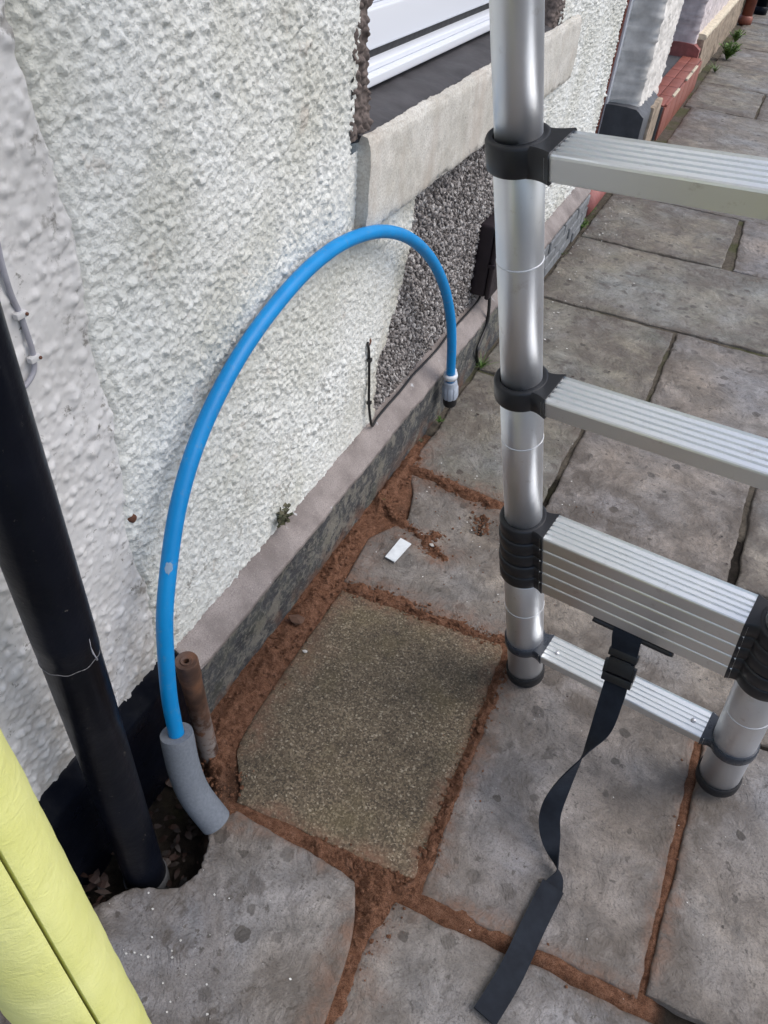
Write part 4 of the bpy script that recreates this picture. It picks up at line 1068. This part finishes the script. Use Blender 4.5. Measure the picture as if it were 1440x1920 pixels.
# buckle
bd = (p3 - p1).normalized(); bu = (LU - bd * LU.dot(bd)).normalized(); bn = bu.cross(bd).normalized()
if bn.y > 0: bn = -bn
bc = (p1 + p2) / 2 + (p2 - p1) * .15
def bpart(u, d, hu, hd, hn, off=0): return hexa(bc + bu * u + bd * d * 1.35 + bn * off, bu * hu, bd * hd * 1.3, bn * hn)
bk = bevelled('buckle', bpart(0, 0, .0225, .011, .006), MT['plastic'], st_, .002)
for vf in (bpart(0, -.019, .0255, .0055, .0065, .001), bpart(-.0245, .004, .0035, .010, .005), bpart(.0245, .004, .0035, .010, .005), bpart(0, .018, .0265, .006, .0065, .001), bpart(0, -.0115, .017, .0015, .0085, 0)):
    V, F = vf
    bevelled('buckle_bar', (V, F), MT['plastic'], st_, .0015)

# ------------------------------------------------------------------ yellow foam tube in the foreground
fd = Vector(RT @ np.array([902 - 720.0, 3130 - 960.0, FPX])).normalized()        # pointing down the pole
r_f = .0425
ctr = Vector((0, 0, CAM_H)) + Vector(ray(62, 1750)) * (.58 / FPX)
ba = ctr + fd * ((ctr.z - .01) / -fd.z); ta = ctr - fd * 1.2
yf = thing('foam_tube', tuple(ba), 'yellow foam tube with a dark slit leaning in the near corner', 'foam tube')
def seam_dir():
    c = Vector((0, 0, CAM_H)); d = Vector(ray(111, 1790)).normalized()
    # first hit of that sight line with the tube
    w = c - ctr; dd = d - fd * d.dot(fd); ww = w - fd * w.dot(fd)
    A_ = dd.dot(dd); B_ = 2 * dd.dot(ww); C_ = ww.dot(ww) - r_f ** 2
    t = (-B_ - math.sqrt(max(0, B_ * B_ - 4 * A_ * C_))) / (2 * A_)
    p = ww + dd * t; return p.normalized()
sdv = seam_dir(); sdu = fd.cross(sdv)
NA, NL = 160, 260
angs = [2 * math.pi * (q - .9 * math.sin(2 * math.pi * q) / (2 * math.pi)) for q in [k / NA for k in range(NA)]]
V = []; F = []
Lf = (ta - ba).length
for i in range(NL):
    s = i / (NL - 1); c = ta.lerp(ba, s)
    for k in range(NA):
        an = angs[k]; a_ = (an + .02 * math.sin(s * 17) + math.pi) % (2 * math.pi) - math.pi
        r = r_f * (1 - .60 * math.exp(-(a_ / .022) ** 4) - .035 * math.exp(-(a_ / .11) ** 2))
        V.append(c + (sdv * math.cos(an) + sdu * math.sin(an)) * r)
V = np.array([tuple(v) for v in V]).reshape(NL, NA, 3)
an = np.array(angs)[None] + np.zeros((NL, 1)); ss = np.linspace(0, Lf, NL)[:, None] + 0 * an
dn = (fbm(an * r_f * 60, ss * 60, 400) - .5) * .0022 * np.abs(np.sin(an / 2)) ** .3
axis_pts = np.array([tuple(ta.lerp(ba, i / (NL - 1))) for i in range(NL)])[:, None]
V = axis_pts + (V - axis_pts) * (1 + dn[..., None] / r_f)
V = V.reshape(-1, 3)
for i in range(NL - 1):
    for k in range(NA):
        k2 = (k + 1) % NA; F.append((i * NA + k, i * NA + k2, (i + 1) * NA + k2, (i + 1) * NA + k))
F.append(tuple(range(NA))); F.append(tuple((NL - 1) * NA + k for k in range(NA))[::-1])
obj('tube', V, F, MT['yfoam'], yf, True)

# ------------------------------------------------------------------ small things on the ground
def flatpoly(name, pts, th, mat, label, cat, group=None):
    n = len(pts); V = [Vector(p) for p in pts] + [Vector(p) + Vector((0, 0, th)) for p in pts]
    F = [tuple(range(n))[::-1], tuple(range(n, 2 * n))] + [(i, (i + 1) % n, n + (i + 1) % n, n + i) for i in range(n)]
    bm = bmesh.new(); vs = [bm.verts.new(v) for v in V]
    for q in F: bm.faces.new([vs[i] for i in q])
    bmesh.ops.recalc_face_normals(bm, faces=bm.faces)
    o = bobj(name, bm, mat); tag(o, label, cat, group); return o
flatpoly('card', [PG(722, 1045, .004), PG(740, 1055, .004), PG(771, 1021, .005), PG(751, 1010, .005)], .003, MT['card'], 'small pale rectangular offcut lying on the flagstone by the plinth', 'offcut')
c = PG(811, 1022, .007); o = crumbs('pebble', [(0, 0, 0, .008)], MT['stone']); o.location = c; tag(o, 'small pale pebble on the flagstone right of the pale offcut', 'pebble')
c = PG(557, 1165, .006); o = crumbs('stone', [(0, 0, 0, .020)], MT['mortar'], None, .45); o.location = c + Vector((0, 0, .008)); tag(o, 'flat brown stone bedded in the red sand strip along the plinth', 'stone')
c = PG(572, 1221, .004); o = crumbs('chip', [(0, 0, 0, .006)], MT['stone'], None, .5); o.location = c; tag(o, 'pale chip on the left edge of the rough concrete slab', 'stone chip')
rs = np.random.RandomState(3); V = []; F = []
def flake(x, y, z, r):
    if x < -.59 or inpoly(np.array([x]), np.array([y]), HOLE)[0]: return
    n = rs.randint(4, 7); b = len(V); a0 = rs.uniform(0, 6.28)
    for k in range(n):
        a = a0 + 6.28 * k / n; q = r * rs.uniform(.6, 1.2); V.append((x + math.cos(a) * q, y + math.sin(a) * q * .8, z + rs.uniform(0, .0008)))
    F.append(tuple(range(b, b + n)))
for _ in range(80): flake(rs.normal(-.42, .10), rs.normal(.25, .09), .0065, .0005 + .0028 * rs.rand() ** 3)
for _ in range(60): flake(rs.uniform(-.55, -.05), rs.uniform(1.2, 2.2), .0055, rs.uniform(.0012, .003))
for _ in range(70): flake(-.59 + abs(rs.normal(0, .12)), rs.uniform(2.2, 4.2), .006, rs.uniform(.002, .006))
for _ in range(25): flake(rs.uniform(-.1, .5), rs.uniform(.3, 1.2), .0065, rs.uniform(.0008, .0018))
o = obj('paint_flakes', V, F, MT['flake']); tag(o, 'white paint flakes scattered over the paving', 'paint flakes', kind='stuff')
V = []; F = []
for _ in range(110): flake(rs.uniform(-.55, .9), rs.uniform(1.65, 4.2), .0062, .0012 + .0065 * rs.rand() ** 3)
for _ in range(60): flake(rs.uniform(-.4, .6), rs.uniform(.25, 1.6), .0062, .0008 + .0030 * rs.rand() ** 3)
o = obj('dirt_specks', V, F, MT['litter']); tag(o, 'dark dirt specks scattered over the paving', 'dirt', kind='stuff')
# leaf litter in the hole and along the black plinth
V = []; F = []; rs = np.random.RandomState(8)
def litter(x, y, z, r):
    a = rs.uniform(0, 6.28); b = len(V); dx, dy = math.cos(a), math.sin(a); ti = rs.uniform(-.6, .6); wq = rs.uniform(.3, .6)
    for t, w in ((-1, 0), (-.4, wq), (.3, wq * .9), (1, 0), (.3, -wq * .9), (-.4, -wq)):
        V.append((x + (dx * t - dy * w) * r, y + (dy * t + dx * w) * r, z + t * ti * r + abs(w) * .4 * r))
    F.extend([(b, b + 1, b + 5), (b + 1, b + 2, b + 4, b + 5), (b + 2, b + 3, b + 4)])
for _ in range(150): litter(rs.uniform(-.625, -.45), rs.uniform(.33, .60), -.088 + rs.uniform(0, .03), rs.uniform(.004, .013))
for _ in range(60): litter(rs.uniform(-.63, -.57), rs.uniform(.05, .34), -.04 + rs.uniform(0, .035), rs.uniform(.006, .016))
o = obj('leaf_litter', V, F, MT['litter']); tag(o, 'dead leaves and dirt in the hole around the downpipe', 'leaf litter', kind='stuff')
flatpoly('brick_chip', [PG(8, 1872, .01), PG(30, 1886, .01), PG(52, 1866, .014), PG(46, 1848, .016)], .01, MT['rust'], 'broken red brick chip at the foot of the black plinth behind the foam tube', 'brick chip')

# weeds
def weed(base, h, n, label, mat='green', kind='leafy', seed=0, spread=.5):
    rs = np.random.RandomState(seed); base = Vector(base)
    t = thing('weed', tuple(base), label, 'weed', 'weeds along the foot of the wall')
    V = []; F = []; SV = []; SF = []
    for i in range(n):
        a = rs.uniform(0, 6.28); le = rs.uniform(.1, spread); d = Vector((math.cos(a) * le, math.sin(a) * le, 1)).normalized(); hh = h * rs.uniform(.5, 1)
        side = d.cross(Vector((0, 0, 1))); side = side.normalized() if side.length > 1e-4 else Vector((1, 0, 0))
        if kind == 'grass':
            b = len(V); w = h * .035 + .0006
            p = [base + d * hh * q + Vector((math.cos(a), math.sin(a), -.4)) * (q * q * hh * .45) for q in (0, .35, .7, 1)]
            for j, q in enumerate(p): V += [q - side * w * (1 - j / 3.2), q + side * w * (1 - j / 3.2)]
            F += [(b + 2 * j, b + 2 * j + 1, b + 2 * j + 3, b + 2 * j + 2) for j in range(3)]
        else:
            tip = base + d * hh
            SV, SF = join((SV, SF), tube([base, base + d * hh * .5 + Vector((0, 0, .1 * hh)), tip], h * .02 + .0004, 5))
            for j in range(4):
                q = base.lerp(tip, rs.uniform(.35, 1.0)); la = rs.uniform(0, 6.28); L = h * rs.uniform(.12, .30); lv = Vector((math.cos(la), math.sin(la), rs.uniform(-.1, .5))).normalized(); ls = lv.cross(Vector((0, 0, 1))).normalized() * L * .38
                b = len(V); V += [q, q + lv * L * .5 + ls, q + lv * L, q + lv * L * .5 - ls]; F.append((b, b + 1, b + 2, b + 3))
    obj('leaves', V, F, MT[mat], t)
    if SV: obj('stems', SV, SF, MT[mat], t)
    return t
weed(PX(524, 985, WALL + .012), .055, 14, 'dry wiry weed rooted in the crack on top of the plinth', 'dry', seed=1, spread=.9)
weed(PG(902, 690), .06, 26, 'grass tuft by the black cable at the foot of the plinth', kind='grass', seed=2, spread=1.0)
weed(PG(823, 793), .028, 10, 'small green weed just below the end of the blue pipe', seed=3, spread=1.0)
weed(PG(790, 830), .02, 8, 'tiny dark weed at the plinth where the red sand ends', 'dry', seed=9, spread=1.0)
weed(PG(716, 940), .014, 5, 'tiny bright seedling in the red sand by the plinth', seed=10, spread=1.2)
weed(PG(1088, 432), .06, 14, 'leafy weed at the brick plinth corner right of the ladder', seed=4, spread=1.0)
weed(PG(1106, 402), .05, 14, 'leafy weed beside the red rounded doorstep', seed=5, spread=1.0)
weed(PG(1055, 478), .05, 16, 'low grass tuft at the plinth just right of the ladder rail', kind='grass', seed=6, spread=1.1)
weed(PG(1362, 112), .16, 40, 'large bushy weed at the foot of the tan wall', seed=7, spread=1.0)
weed(PG(1340, 135), .10, 30, 'grassy weed nearest the red tiled step', kind='grass', seed=8, spread=1.2)
weed(PG(1378, 80), .12, 30, 'bright weed farther along the tan wall', seed=11, spread=1.0)
